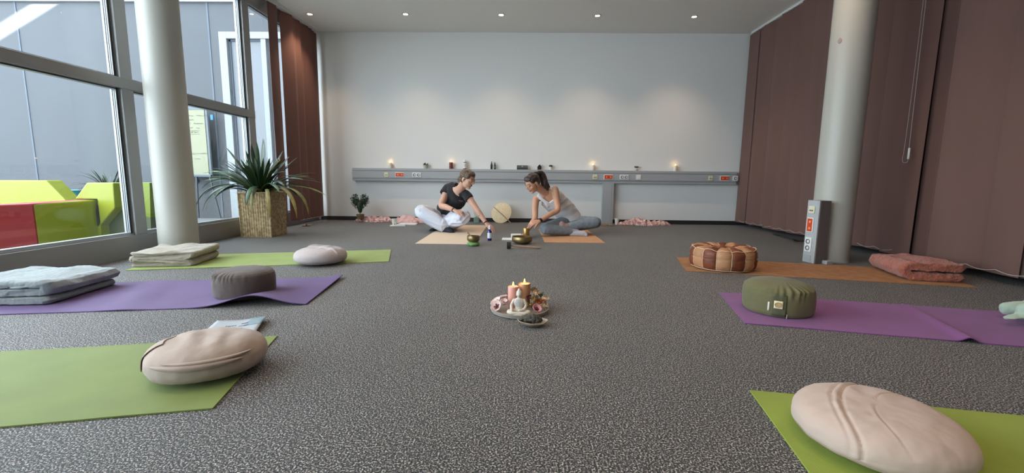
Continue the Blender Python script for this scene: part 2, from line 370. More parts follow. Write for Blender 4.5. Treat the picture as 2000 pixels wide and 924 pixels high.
# flip chart
M['paper_chart'] = mat('flip_chart_paper', (146, 146, 122), .8, var=.03)
M['ink'] = mat('marker_ink', (92, 94, 86), .8)
M['chart_metal'] = mat('chart_metal', (84, 90, 94), .35, .6); M['clip_blue'] = mat('blue_clip', (30, 110, 150), .5)
YC = 6.95
tl = at(326, 207, YC); tr = at(412, 209, YC); br = at(415, 344, YC); bl = at(328, 344, YC)
t = thing('flip_chart', 'flip chart with handwritten cream paper on steel legs outside window', 'flip chart', ((bl.x+br.x)/2, YC, 0))
xl, xr, z0, z1 = tl.x, br.x, br.z, tr.z
def lb(g, a, b): o_ = t.location; g.span([a[i]-o_[i] for i in range(3)], [b[i]-o_[i] for i in range(3)])
g = G(); lb(g, (xl, YC, z0), (xr, YC+.02, z1)); g.build('board', 'alu_light', t, smooth=False, bevel=.004)
g = G(); lb(g, (xl, YC-.012, z1-.05), (xr, YC, z1+.01)); lb(g, (xr-.035, YC-.01, z0), (xr, YC, z1)); lb(g, (xl, YC-.04, z0-.015), (xr, YC, z0+.02)); g.build('board_frame', 'chart_metal', t, smooth=False, bevel=.003)
g = G(); lb(g, (xl+.02, YC-.012, z0+.03), (xr-.045, YC-.003, z1-.05)); pap = g.build('paper_pad', 'paper_chart', t, smooth=False)
g = G(); zz = z0+.03+.30*(z1-z0); lb(g, (xl+.02, YC-.016, zz), (xr-.045, YC-.012, zz+.004)); g.build('paper_fold', 'ink', pap, smooth=False)
random.seed(3)
g = G()   # lines of illegible handwriting
for (pa, pb, py) in [(358, 377, 226), (383, 405, 226), (353, 356, 234), (362, 378, 234), (354, 362, 241), (366, 372, 241), (378, 398, 241), (353, 376, 249), (383, 389, 250), (355, 364, 259), (367, 388, 258), (355, 361, 266), (360, 382, 301), (395, 400, 299), (381, 392, 310), (364, 376, 328)]:
    a = at(pa, py, YC-.014); b = at(pb, py+.3, YC-.014); k = max(4, int((pb-pa)*1.4))
    pts = [a.lerp(b, i/k)+Vector((0, 0, random.uniform(-.011, .011)))-t.location for i in range(k+1)]
    g.tube(pts, .0016, 4)
for py in (255, 262): g.tube([at(366, py, YC-.014)-t.location, at(390, py, YC-.014)-t.location], .0018, 4)
hw_ = g.build('handwriting', 'ink', pap); hw_['kind'] = 'stuff'
g = G(); c_ = at(414.5, 229.5, YC-.01)-t.location; g.box(c_, (.045, .03, .085)); g.build('clip', 'clip_blue', t, bevel=.006)
for (a, b) in [((384, 346), (388, 423)), ((410, 346), (431, 428))]:
    p0 = at(*a, YC-.02); p1 = at(*b, YC-.02); p1.z = 0
    g = G(); g.tube([p0-t.location, p1-t.location], .014, 10); g.build('leg', 'chart_metal', t)
g = G(); p0 = at(340, 346, YC-.02); p1 = Vector((p0.x-.2, YC-.1, 0)); g.tube([p0-t.location, p1-t.location], .014, 10); g.build('leg', 'chart_metal', t)
g = G(); g.tube([Vector((0, .03, z0+.2)), Vector((0, .45, -.02+0))], .014, 10); g.build('rear_leg', 'chart_metal', t)

# ================= COLUMNS =================
def column(cx, cy, r, label):
    t = thing('column', label, 'column', (cx, cy, 0))
    g = G(); g.lathe([(r+.004, 0), (r+.004, .012), (r, .014), (r, ZC)], 72); g.build('shaft', 'column', t, angle=60); return t
c1 = fl(335, 497); CL = column(-2.985, 3.72, .145, 'white round column by the left windows')
CR = column(2.755, 3.875, .152, 'white round column in front of the right brown blinds')
M['patch'] = mat('filler_patch', (160, 142, 134), .8)
d_ = (Vector((0, 0, 0))-Vector((2.74, 3.87, 0))); q = atx(1643, 74, 2.62); a_ = math.atan2(-3.87, -2.74)-.55
g = G(); pz = at(1643, 74, 3.74).z
g.grid(lambda u, v: ((.153)*cos(a_+(u-.5)*.16*(.35+sin(pi*min(max(v, .02), .98)))), .153*sin(a_+(u-.5)*.16*(.35+sin(pi*min(max(v, .02), .98)))), pz-.022+.044*v), 6, 8)
g.build('filler_patch', 'patch', CR, solid=.001)

# power post beside the right column
t = thing('power_post', 'short grey power post with sockets standing before the right column', 'power post', (2.545, 3.72, 0), R(-50)+pi/2*0)
PW, PD, PH = .075, .145, .535
t.location = Vector((2.552, 3.755, 0)); t.rotation_euler = (0, 0, R(-80))
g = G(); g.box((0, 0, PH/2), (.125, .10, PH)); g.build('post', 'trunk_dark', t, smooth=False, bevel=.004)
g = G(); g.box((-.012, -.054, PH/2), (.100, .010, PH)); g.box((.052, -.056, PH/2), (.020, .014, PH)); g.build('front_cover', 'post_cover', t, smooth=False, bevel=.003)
def socket(parent, x, z, kind, y=-.078, vert=False, k=1.):
    """a wall socket plate facing -y"""
    if kind == 'data':
        g = G(); g.box((x, y, z), (.062*k, .010, .062*k)); s_ = g.build('data_socket', 'socket_cream', parent, smooth=False, bevel=.004); s_['label'] = 'cream data socket'
        g = G(); g.box((x-.010*k, y-.006, z-.006), (.014*k, .004, .011*k)); g.box((x+.010*k, y-.006, z-.006), (.014*k, .004, .011*k)); g.build('jack', 'socket_hole', s_, smooth=False)
    elif kind == 'blank':
        g = G(); g.box((x, y, z), (.068*k, .010, .068*k)); g.box((x, y-.006, z), (.050*k, .004, .050*k)); s_ = g.build('blank_plate', 'socket_white', parent, smooth=False, bevel=.003); s_['label'] = 'white blank plate'
    else:
        n = 1 if kind == 'single' else 2; L_ = (.072 if n == 1 else .125)*k
        dims = (L_, .010, .066*k) if not vert else (.066*k, .010, L_)
        g = G(); g.box((x, y, z), dims)
        s_ = g.build('double_socket' if n == 2 else 'single_socket', 'socket_white', parent, smooth=False, bevel=.004)
        s_['label'] = 'orange double power socket' if kind == 'red' else 'white double power socket' if n == 2 else 'white single power socket'
        if kind == 'red':
            g = G(); g.box((x, y-.0055, z), (dims[0]-.016*k, .003, dims[2]-.016*k)); g.build('insert', 'socket_red', s_, smooth=False)
        for i in range(n):
            o = (i-.5)*.056*k if n == 2 else 0; cx, cz = (x+o, z) if not vert else (x, z+o)
            g = G(); g.lathe([(.019*k, 0), (.0205*k, .002), (.0205*k, .003), (.017*k, .003), (.0165*k, -.001)], 20, Matrix.Translation((cx, y-.006, cz)) @ Matrix.Rotation(pi/2, 4, 'X'))
            g.build('socket_well', 'socket_red' if kind == 'red' else 'socket_hole', s_)  # grey ring on white sockets stands in for the well's crescent shade
            if kind != 'red':
                g = G(); g.lathe([(.0125*k, 0), (.0125*k, .0055)], 16, Matrix.Translation((cx+.004, y-.004, cz)) @ Matrix.Rotation(pi/2, 4, 'X')); g.build('socket_face', 'socket_white', s_)
            else:
                g = G(); g.lathe([(.011*k, 0), (.011*k, .0055)], 16, Matrix.Translation((cx+.004, y-.004, cz)) @ Matrix.Rotation(pi/2, 4, 'X')); g.build('socket_face', 'socket_pale', s_)
M['socket_pale'] = mat('socket_pale_orange', (240, 150, 110), .4)
socket(t, -.010, .455, 'data', y=-.063); socket(t, -.012, .325, 'red', vert=True, y=-.063); socket(t, -.012, .155, 'double', vert=True, y=-.063)
g = G(); g.box((-.012, -.061, .040), (.07, .005, .05)); g.build('foot_cover', 'trunk', t, smooth=False)
g = G(); g.box((.088, .045, .015), (.05, .06, .03)); g.build('cable_duct', 'trunk', t, smooth=False, bevel=.003)

# ================= WALL TRUNKING =================
TX0, TX1 = at(688, 340, YB-.08).x, XR-.085
zt1, zt0 = at(1000, 331, YB-.08).z, at(1000, 356, YB-.08).z
print('trunk z', zt0, zt1)
t = thing('cable_trunking', 'long grey cable trunking with sockets across the white back wall', 'trunking', ((TX0+TX1)/2, YB, 0))
ox = t.location.x; D = .085
g = G(); g.span((TX0-ox, -D, zt0), (TX1-ox, -.001, zt1)); g.build('channel', 'trunk', t, smooth=False, bevel=.004)
g = G(); zc_ = (zt0+zt1)/2
g.span((TX0-ox+.0, -D-.004, zc_-.052), (TX1-ox, -D, zc_+.050)); g.build('cover_strip', 'trunk', t, smooth=False, bevel=.0015)
g = G()
for z in (zt1-.042, zt0+.036): g.span((TX0-ox+.006, -D-.0055, z), (TX1-ox, -D-.0005, z+.004))
g.build('groove', 'trunk_dark', t, smooth=False)
zs_ = lambda px: zc_
for kind, px in [('data', 755), ('red', 781), ('double', 814), ('data', 1162), ('red', 1188), ('double', 1219), ('blank', 1247), ('data', 1388), ('red', 1415), ('single', 1436)]:
    socket(t, at(px, 345, YB-D).x-ox, zc_-.002, kind, y=-D-.008, k=1.12)
x0, x1 = at(1176, 400, YB-D).x-ox, at(1198, 400, YB-D).x-ox
t2 = thing('trunking_riser', 'vertical grey trunking riser from floor to the wall trunking', 'trunking', ((x0+x1)/2+ox, YB, 0)); hw = (x1-x0)/2
g = G(); g.span((-hw, -D, 0), (hw, -.016, zt0-.001)); g.build('channel', 'trunk', t2, smooth=False, bevel=.003)
g = G(); g.span((-hw*.55, -D-.004, 0), (hw*.62, -D, zt0-.002)); g.build('cover_strip', 'trunk', t2, smooth=False, bevel=.0015)

# ================= CEILING LIGHTS =================
M['lamp'] = mat('lamp_glow', (255, 226, 190), .5, emis=22); M['lamp_ring'] = mat('lamp_ring', (190, 188, 184), .35, .5)
def downlight(x, y, label, group, k=1.0):
    t = thing('ceiling_downlight', label, 'ceiling light', (x, y, ZC), 0, group)
    g = G(); g.lathe([(.047, -.001), (.047, -.006), (.038, -.009), (.034, -.006), (.033, -.001)], 28); g.build('ring', 'lamp_ring', t)
    g = G(); g.lathe([(.030, -.004), (.022, -.007), (.001, -.008)], 24); g.build('bulb', 'lamp', t)
    l = light('downlight_beam', 'SPOT', (0, 0, -.03), (0, 0, 0), energy=LAMP_W*4.2*k, color=LAMP_COL, spot_size=R(96), spot_blend=1.0, shadow_soft_size=.028); l.parent = t
    return t
names = ['leftmost', 'second from the left', 'middle', 'second from the right', 'rightmost']
for i, px in enumerate((605, 792, 979, 1167, 1356)):
    p_ = fl(px, (27, 27, 28.5, 30, 32)[i], ZC)
    downlight(p_.x, p_.y, '%s of the five small lit ceiling spots' % names[i], 'ceiling spots in a row before the back wall')
for j, y in enumerate((3.6, 1.2, -1.2)):
    for i in range(5): downlight(-2.9+1.3*i, y, 'small lit ceiling spot above and behind the camera', 'ceiling spots out of frame', .95)

# ================= VERTICAL BLINDS =================
def slat(parent, x, y, w, ang, z0, z1, m, seed, sway=.0, flare=0, lean=0):
    """a hanging fabric slat, face normal at ang from +x"""
    rnd = random.Random(seed); ph = rnd.random()*6; am = rnd.uniform(.004, .012); tw = rnd.uniform(-.12, .12)
    g = G(); px_, py_, _ = parent.location
    def fn(u, v):
        a = ang+tw*(1-v)+flare*(1-v)**2; s = (u-.5)*w
        bow = am*sin(pi*u)*(1.2-v)+.004*sin(ph+v*5)*(1-v)+sway*(1-v)**1.5
        return (x-px_+cos(a)*bow-sin(a)*s, y-py_+sin(a)*bow+cos(a)*s+lean*max(0, .62-v)**1.3, z0+(z1-z0)*v)
    g.grid(fn, 9, 22); return g.build('slat', m, parent, solid=.0014, angle=180)
def chain(parent, pts, r=.0022, sag=.018):
    g = G(); px_, py_, _ = parent.location; P = []
    for a, b in zip(pts[:-1], pts[1:]):
        for k in range(8): t_ = k/8; p = Vector(a).lerp(Vector(b), t_); p.z -= sag*sin(pi*t_); P.append(p)
    P.append(Vector(pts[-1])); g.tube([p-Vector((px_, py_, 0)) for p in P], r, 5); return g.build('bead_chain', 'chain', parent)
def headrail(parent, x, y0, y1):
    g = G(); px_, py_, _ = parent.location; g.span((x-.022-px_, y0-py_, ZC-.035), (x+.022-px_, y1-py_, ZC-.001)); g.build('headrail', 'rail', parent, smooth=False, bevel=.003)
# left blind, drawn back against the corner
XB = XL+.10
t = thing('vertical_blind', 'reddish brown vertical blind gathered in the left corner behind the potted plant', 'blind', (XB, 6.3, 0))
headrail(t, XB, 5.3, 6.86)
slat(t, XB, 5.70, .17, R(-8), .075, ZC-.05, 'blind_left', 1)
yy = 6.04; i = 0; bot = []
while yy < 6.86:
    a = R(-12+random.uniform(-10, 8))
    slat(t, XB+random.uniform(-.01, .01), yy, .20, a, .07, ZC-.045, 'blind_left', 10+i); bot.append((XB+.05, yy, .085)); yy += .105; i += 1
chain(t, bot[:], sag=.012)
# right blinds in three banks
def bank(label, y0, y1, seed, skip=(), zb=.055, w=.27, step=.205, tilt=None, x=XR-.02, lean=None):
    t = thing('vertical_blind', label, 'blind', (x, (y0+y1)/2, 0)); headrail(t, x, y0-.1, y1+.1)
    rnd = random.Random(seed); n = int(round((y1-y0)/step))+1; bot = []
    for i in range(n):
        y = y1-(y1-y0)*i/(n-1)
        if i in skip: bot.append(None); continue
        fl_ = (tilt or {}).get(i, 0)
        slat(t, x+(.012 if i % 2 else -.006), y, w, R(180+rnd.uniform(-2, 20)), zb+rnd.uniform(-.004, .004), ZC-.04, 'blind', seed*50+i, flare=fl_, lean=(lean or {}).get(i, 0), sway=rnd.uniform(-.01, .012))
        bot.append((x-.03, y, zb+.035))
    seg = []
    for b in bot+[None]:
        if b is None:
            if len(seg) > 1: chain(t, seg)
            seg = []
        else: seg.append(b)
    return t
bank('brown vertical blind reaching from the back corner to the right column', 4.62, 6.74, 1, tilt={5: .1, 6: -.1}, lean={3: .02, 4: .07, 5: .10, 6: -.10, 7: -.04})
bank('brown vertical blind just right of the right column', 3.95, 4.36, 2)
t = bank('brown vertical blind filling the right edge of the photo', -2.3, 3.50, 3, tilt={0: .1})
slat(t, XR+.10, 3.76, .22, R(215), .06, ZC-.06, 'blind', 901); slat(t, XR+.12, 3.68, .2, R(215), .06, ZC-.06, 'blind', 902)
# pull cord with white weight
p0 = atx(1806, 0, XR-.10); p1 = atx(1775, 300, XR-.10)
t = thing('blind_cord', 'thin looped blind cord with a white weight between two right blinds', 'cord', (p1.x, p1.y, p1.z))
g = G(); P = [Vector((0, p0.y-p1.y, ZC-.03-p1.z)), Vector((0, (p0.y-p1.y)*.45, .75)), Vector((0, .004, .04)), Vector((0, 0, -.06)), Vector((0, .03, -.075)), Vector((0, .055, -.05)), Vector((0, .05, .1)), Vector((0, .03+(p0.y-p1.y)*.45, .8)), Vector((0, .02+p0.y-p1.y, ZC-.03-p1.z))]
g.tube(P, .0016, 6, smooth=6); g.build('cord', 'chain', t)
g = G(); g.box((0, 0, 0), (.012, .016, .095)); g.build('weight', 'socket_white', t, bevel=.004)
# loose black cables lying below the blinds
M['cable'] = mat('black_cable', (20, 20, 22), .45)
g = G(); rnd = random.Random(5)
for k in range(4):
    P = [fl(1510+k*8, 457+k, .010), fl(1535+k*5, 463+k*2, .014+.008*k), fl(1556, 468+k, .012), fl(1574, 469+k*.5, .02), fl(1590, 471, .012)]
    g.tube(P, .006, 8, smooth=6)
tag(g.build('cable_bundle', 'cable'), 'black cables bunched on the floor under the right blinds', 'cable')
# ================= MATS =================
def yoga_mat(label, FE, NE, L, m, sgn, zfn=None, th=.005, nu=60, nv=20, group=None, rnd=0):
    """FE far corner and NE near corner of the end towards the room's middle, L length vector"""
    o_ = (FE+NE)/2+L/2; W_ = NE-FE
    g = G(); zf = zfn or (lambda u, v: 0)
    def top(u, v): p = FE+L*u+W_*v-o_; p.z = zf(u, v)+th; return p
    def botf(u, v): p = FE+L*u+W_*v-o_; p.z = zf(u, v)+.0005; return p
    n0 = len(g.v); g.grid(top, nu, nv); g.grid(botf, nu, nv)
    N = nu*nv
    for i in range(nu-1): g.f.append((i, i+1, N+i+1, N+i)); k = (nv-1)*nu; g.f.append((k+i, k+i+1, N+k+i+1, N+k+i)); g.mi += [0, 0]
    for j in range(nv-1): g.f.append((j*nu, (j+1)*nu, N+(j+1)*nu, N+j*nu)); k = nu-1; g.f.append((j*nu+k, (j+1)*nu+k, N+(j+1)*nu+k, N+j*nu+k)); g.mi += [0, 0]
    o = g.build('yoga_mat', m); o.location = (o_.x, o_.y, 0)
    return tag(o, label, 'yoga mat', group)
def unit(a): return a.normalized()
def mat_from(px_fe, px_ne, length, side, W_=.61, th=None):
    FE = fl(*px_fe, .005); NE = fl(*px_ne, .005); w = unit(NE-FE); NE = FE+w*W_; n = Vector((-w.y, w.x, 0))
    if n.x*side < 0: n = -n
    if th is not None: n = Vector((side*cos(th), sin(th), 0))
    for p in (FE, NE): p.z = 0
    return FE, NE, n*length
V3 = lambda x, y, z=0: Vector((x, y, z))
def rect(x, y, th, side, L=1.83, W_=.61):
    d = V3(side*cos(th), sin(th)); w = V3(d.y*side, -d.x*side); w = w if w.y < 0 else -w
    FE = V3(x, y); return FE, FE+w*W_, d*L
a_, b_, l_ = rect(-1.228, 4.084, -.258, -1); l_ = Vector((-cos(.258)*1.83, -sin(.258)*1.83, 0))
def rect2(x, y, dx, dy, L=1.83, W_=.61):
    d = V3(dx, dy).normalized(); w = V3(-d.y, d.x); w = w if w.y < 0 else -w
    FE = V3(x, y); return FE, FE+w*W_, d*L
wave = lambda A, s, sd: (lambda u, v: max(0, A*noise.noise(Vector((u*s, v*s*.4, sd)))))
FE, NE, L_ = rect2(-1.228, 4.084, -cos(.258), -sin(.258)); yoga_mat('pale green yoga mat farthest back on the left, under the beige blanket', FE, NE, L_, 'green2', -1, wave(.002, 6, 1)); mA = (FE, NE, L_)
FE, NE, L_ = rect2(-1.045, 1.794, -cos(.228), -sin(.228)); yoga_mat('green yoga mat nearest on the left, lying under a beige oval cushion', FE, NE, L_, 'green', -1, wave(.004, 7, 2)); mC = (FE, NE, L_)
FE, NE, L_ = rect2(1.417, 3.893, cos(.223), -sin(.223)); yoga_mat('brown cork yoga mat on the right under the patchwork leather pouf', FE, NE, L_, 'cork', 1, wave(.003, 5, 3)); mD = (FE, NE, L_)
FE, NE, L_ = rect2(.771, 1.379, cos(.172), -sin(.172)); yoga_mat('green yoga mat in the bottom right corner of the photo', FE, NE, L_, 'green_f', 1, wave(.002, 6, 4)); mF = (FE, NE, L_)
def creaseE(u, v):
    d = abs(u-(.50-.04*v)); return .020*exp(-(d/.015)**2)*(.25+.75*v)+max(0, .002*noise.noise(Vector((u*6, v*3, 5))))
FE, NE, L_ = rect2(1.246, 2.664, cos(.232), -sin(.232), L=1.95); yoga_mat('violet yoga mat on the right under the olive drum cushion', FE, NE, L_, 'purple2', 1, creaseE, nu=280); mE = (FE, NE, L_)
def curlB(u, v):
    hump = .060*exp(-((u-(.145-.0*v))/.085)**2)*max(0, (v-.25)/.75)**1.3
    edge = .018*exp(-(u/.05)**2)*(1-v)
    w_ = .014*max(0, sin(9+u*19+v*2.4))**2*exp(-((v-.45)/.5)**2)*(1 if u > .25 else 0)*min(1, (u-.25)/.1 if u > .25 else 0)*(1 if u < .62 else max(0, 1-(u-.62)/.1))
    return hump+edge+w_
FE = V3(-1.215, 2.92); NE = V3(-1.150, 2.262); d = V3(-1.52, -.268).normalized()
yoga_mat('purple yoga mat on the left with its near corner curling up', FE, NE+(FE-NE).normalized()*.0, d*1.86, 'purple', -1, curlB, nu=120, nv=30); mB = (FE, NE, d*1.86)
# sitting mats of the two women
p = [fl(812, 476.5), fl(925, 478), fl(922, 439), fl(826, 439)]
FE = V3(-1.11, 6.33); yoga_mat('beige yoga mat under the sitting woman in the black shirt', V3(-1.095, 6.34), V3(-1.095, 4.50), V3(.62, 0), 'beige', 1, None, .004, 12, 30)
yoga_mat('orange brown cork yoga mat under the woman in the white top', V3(.262, 5.98), V3(.275, 4.715), V3(.665, .01), 'cork2', 1, None, .004, 12, 24)

# ================= CUSHIONS =================
M['canvas'] = mat('beige_canvas', (168, 151, 140), .9, bump=.35, bscale=420, var=.06, vscale=6, sheen=.15, bdist=.0008)
M['canvas_grey'] = mat('pale_grey_canvas', (170, 158, 156), .9, bump=.35, bscale=420, sheen=.15, bdist=.0008)
M['canvas_light'] = mat('light_canvas', (188, 166, 153), .9, bump=.35, bscale=420, sheen=.15, bdist=.0008)
M['seam_thread'] = mat('seam_thread', (156, 136, 120), .9)
M['graphite'] = mat('greybrown_canvas', (86, 76, 72), .92, bump=.35, bscale=420, sheen=.1, bdist=.0008)
M['olive'] = mat('olive_canvas', (102, 98, 66), .9, bump=.35, bscale=420, sheen=.12, bdist=.0008)
M['olive_dark'] = mat('olive_pocket', (84, 84, 58), .9, bump=.3, bscale=420, bdist=.0008)
M['thread_white'] = mat('white_thread', (220, 214, 204), .8)
def pillow(name, label, cat, m, loc, rx, ry, h, rz, folds, seed, seam=None, tail=False, skew=0.0):
    """squashed round buckwheat cushion with overlapping cover folds"""
    t = thing(name, label, cat, loc, rz); nu, nv = 260, 110
    def surf(a, b, off=0):
        # a angle, b from -pi/2 (bottom) to pi/2 (top)
        cb, sb = abs(cos(b)), sin(b)
        r = cb**.62; z = (abs(sb)**.85)*(1 if sb > 0 else -1)
        x, y = rx*r*cos(a), ry*r*sin(a)
        zz = h*(.42+.58*z) if z > 0 else h*(.42+.42*z)
        zz += skew*h*x/rx*(1 if z > -.6 else 0)*.5*r
        n_ = Vector((x/rx**2*.1, y/ry**2*.1, (z if z > 0 else z)/h*.06)); n_ = n_.normalized() if n_.length else Vector((0, 0, 1))
        d = off+.0035*fbm((x+seed, y, zz), 9)+.0012*fbm((x, y+seed, zz), 30)
        for f in folds: d += f(x/rx, y/ry, z)
        p = Vector((x, y, zz))+n_*d; p.z = max(p.z, .0005)
        return p
    g = G(); g.grid(lambda u, v: surf(2*pi*u, -pi/2*.999+pi*.999*v), nu, nv, cu=True); b0 = len(g.f)
    g.f.append(tuple(range(nu))[::-1]); g.f.append(tuple((nv-1)*nu+i for i in range(nu))); g.mi += [0, 0]
    g.build('cover', m, t, angle=70)
    if seam is not None:
        g = G(); P = [surf(2*pi*i/90, seam, .0012) for i in range(91)]; g.tube(P, .0011, 5); g.build('seam', 'seam_thread', t)
    return t, surf
def fold(px, py, ang, amp, wid, side=1, span=(-9, 9), curve=0, top=True):
    """an overlapping cover edge: a step across the line through (px, py)"""
    ca, sa = cos(ang), sin(ang)
    def f(x, y, z):
        if top and z < -.25: return 0
        s = (x-px)*ca+(y-py)*sa; d = -(x-px)*sa+(y-py)*ca+curve*s*s
        if s < span[0] or s > span[1]: return 0
        e = min(1, (s-span[0])/.2, (span[1]-s)/.2)
        return amp*e*((1/(1+exp(-d/wid)))*exp(-max(d, 0)/.35)*side-.6*exp(-(d/wid/2)**2))
    return f
def crease(px, py, ang, amp, wid, span=(-9, 9), curve=0):
    ca, sa = cos(ang), sin(ang)
    def f(x, y, z):
        if z < -.2: return 0
        s = (x-px)*ca+(y-py)*sa; d = -(x-px)*sa+(y-py)*ca+curve*s*s
        if s < span[0] or s > span[1]: return 0
        e = min(1, (s-span[0])/.2, (span[1]-s)/.2)
        return e*amp*(-exp(-(d/wid)**2)+.55*exp(-((d-2.2*wid)/wid/1.6)**2))
    return f
def pleats(cx, cy, ang, amp, n, ext):
    ca, sa = cos(ang), sin(ang)
    def f(x, y, z):
        if z < 0: return 0
        s = (x-cx)*ca+(y-cy)*sa; d = -(x-cx)*sa+(y-cy)*ca
        return amp*sin(s*n+2*noise.noise(Vector((x*2, y*2, n))))*exp(-(d/ext)**2)*exp(-(s/.6)**2)
    return f
# near left oval
tC, surfC = pillow('meditation_cushion', 'large beige oval cushion with overlapping folds on the near left green mat', 'cushion', 'canvas', (-1.095, 1.45, .006), .185, .170, .127, R(14),
       [pleats(.1, -.1, R(12), .0045, 14, .45), pleats(-.4, .1, R(50), .003, 12, .4)], 1, seam=-.42)
def patch(t, surf, a0, a1, b0, b1, off, name='cover_flap', m='canvas', taper=0, nu=24, nv=12):
    g = G()
    def fn(u, v):
        e = sin(pi*u)**.6 if taper else 1
        return surf(R(a0+(a1-a0)*u), (b0+b1)/2+(v-.5)*(b1-b0)*e, off*(.4+.6*sin(pi*v)) if taper else off*(1-.7*u))
    g.grid(fn, nu, nv); return g.build(name, m, t, solid=.002, angle=180)
patch(tC, surfC, 204, 158, -.20, 1.05, .0045)
patch(tC, surfC, 232, 322, .16, .40, .008, 'cover_fold', taper=1)
patch(tC, surfC, 246, 335, .36, .52, .007, 'cover_fold', taper=1)
# far left oval
pillow('meditation_cushion', 'small pale grey oval cushion with crossed folds on the far left green mat', 'cushion', 'canvas_grey', (-1.588, 3.395, .006), .198, .195, .125, R(8),
       [fold(.1, -.15, R(-24), .012, .014, 1, (-.7, .8), curve=.1), fold(-.15, .2, R(30), .009, .014, 1, (-.5, .6)), pleats(.1, .1, R(-30), .006, 12, .5), pleats(0, 0, R(60), .004, 12, .5)], 7, skew=.0)
# near right big oval
pillow('meditation_cushion', 'large pale beige oval cushion on the green mat in the bottom right corner', 'cushion', 'canvas_light', (.945, 1.085, .006), .190, .188, .115, R(-45),
       [crease(-.42, -.1, R(98), .006, .022, (-1.1, 1.2), .30), crease(-.53, -.1, R(98), .003, .016, (-1., 1.1), .30), crease(-.05, -.1, R(98), .002, .014, (-.9, 1.0), .5), pleats(-.3, -.5, R(-50), .003, 22, .3), pleats(-.1, .4, R(20), .0025, 16, .2)], 3, seam=-.35)
def drum(name, label, cat, m, loc, r, h, rz, pleat, seed, tilt=0, dome=.0, mask=None):
    t = thing(name, label, cat, loc, rz)
    prof = [(0, 0), (.55, 0), (.85, .0), (.95, .02), (.995, .10), (1.01, .3), (1.015, .5), (1.005, .72), (.975, .88), (.90, .955), (.76, 1.0+dome*.35), (.5, 1.02+dome*.75), (.25, 1.03+dome*.95), (.02, 1.035+dome)]
    n = 220; g = G()
    def pt(a, rr, zz):
        x, y = rr*r*cos(a), rr*r*sin(a); z = zz*h
        k = exp(-((zz-.86)/.13)**2) if rr > .6 else exp(-((1-rr)/.35)**2)*.7
        if mask: k *= exp(-(((a+rz-mask[0]+pi) % (2*pi)-pi)/mask[1])**2)
        d = pleat*k*(abs(sin(a*17+3*noise.noise(Vector((cos(a)*2, sin(a)*2, seed)))))**1.5-.5)*(1.2+.9*noise.noise(Vector((cos(a)*1.5, sin(a)*1.5, seed+4))))
        d += .0035*fbm((x+seed, y, z), 8)+.0015*fbm((x, y, z+seed), 24)
        z += (d*.8 if zz > .8 else 0)+tilt*x*(zz)
        f = 1+d/r*(1 if rr > .5 else 0)
        return (x*f, y*f, max(z, .0005))
    # subdivided profile
    P = []
    for (a, b) in zip(prof[:-1], prof[1:]):
        for k in range(4): P.append((a[0]+(b[0]-a[0])*k/4, a[1]+(b[1]-a[1])*k/4))
    P.append(prof[-1]); P[0] = (.02, 0)
    vs = []; fs = []
    for rr, zz in P:
        for i in range(n): vs.append(pt(2*pi*i/n, rr, zz))
    for j in range(len(P)-1):
        for i in range(n): k = (i+1) % n; fs.append((j*n+i, j*n+k, (j+1)*n+k, (j+1)*n+i))
    fs.append(tuple(range(n))[::-1]); L = (len(P)-1)*n; fs.append(tuple(L+i for i in range(n)))
    g.add(vs, fs); g.build('cover', m, t, angle=80); return t, pt
drum('drum_cushion', 'grey brown drum cushion standing on the left purple mat', 'cushion', 'graphite', (-1.590, 2.44, .006), .158, .148, 0, .008, 2, dome=.03, mask=(-2.6, 1.1))
t, pt = drum('drum_cushion', 'olive green drum cushion with a small label on the right violet mat', 'cushion', 'olive', (1.392, 2.30, .006), .168, .150, 0, .016, 6, dome=.13, mask=(math.atan2(-2.30, -1.392)+.62, .50))
# pocket flap and labels of the olive cushion, facing the camera
aa = math.atan2(-2.30, -1.392)
def shell(a0, a1, z0, z1, off, name, m, par, nu=10, nv=8, skewz=0):
    g = G(); g.grid(lambda u, v: Vector(pt(a0+(a1-a0)*u, 1.0, z0+(z1-z0)*v))*1.0+Vector((cos(a0+(a1-a0)*u), sin(a0+(a1-a0)*u), 0))*off+V3(0, 0, skewz*u), nu, nv); return g.build(name, m, par, solid=.0012)
a_c = aa+.02
shell(a_c-.16, a_c+.22, .08, .82, .004, 'pocket_flap', 'olive_dark', t)
M['label_cream'] = mat('cream_label', (228, 214, 178), .7); M['emblem'] = mat('ochre_emblem', (176, 142, 78), .7)
lab = shell(a_c-.10, a_c+.12, .34, .60, .0085, 'care_label', 'label_cream', t)
g = G(); q = Vector(pt(a_c+.01, 1.0, .47)); n_ = Vector((cos(a_c+.01), sin(a_c+.01), 0)); q += n_*.0105
sd = Vector((-n_.y, n_.x, 0))
for rr, w_ in ((.0135, .0016), (.009, .0012), (.0045, .0012)):
    g.tube([q+sd*(rr*1.15*cos(k*pi/12))+V3(0, 0, 1)*(rr*.85*sin(k*pi/12)) for k in range(25)], w_, 5)
g.build('emblem', 'emblem', lab)
shell(a_c-.26, a_c-.21, .22, .52, .004, 'side_tag', 'thread_white', t, 3, 5)
shell(a_c+.235, a_c+.25, -.0, .16, .004, 'zip_tag', 'thread_white', t, 3, 5)
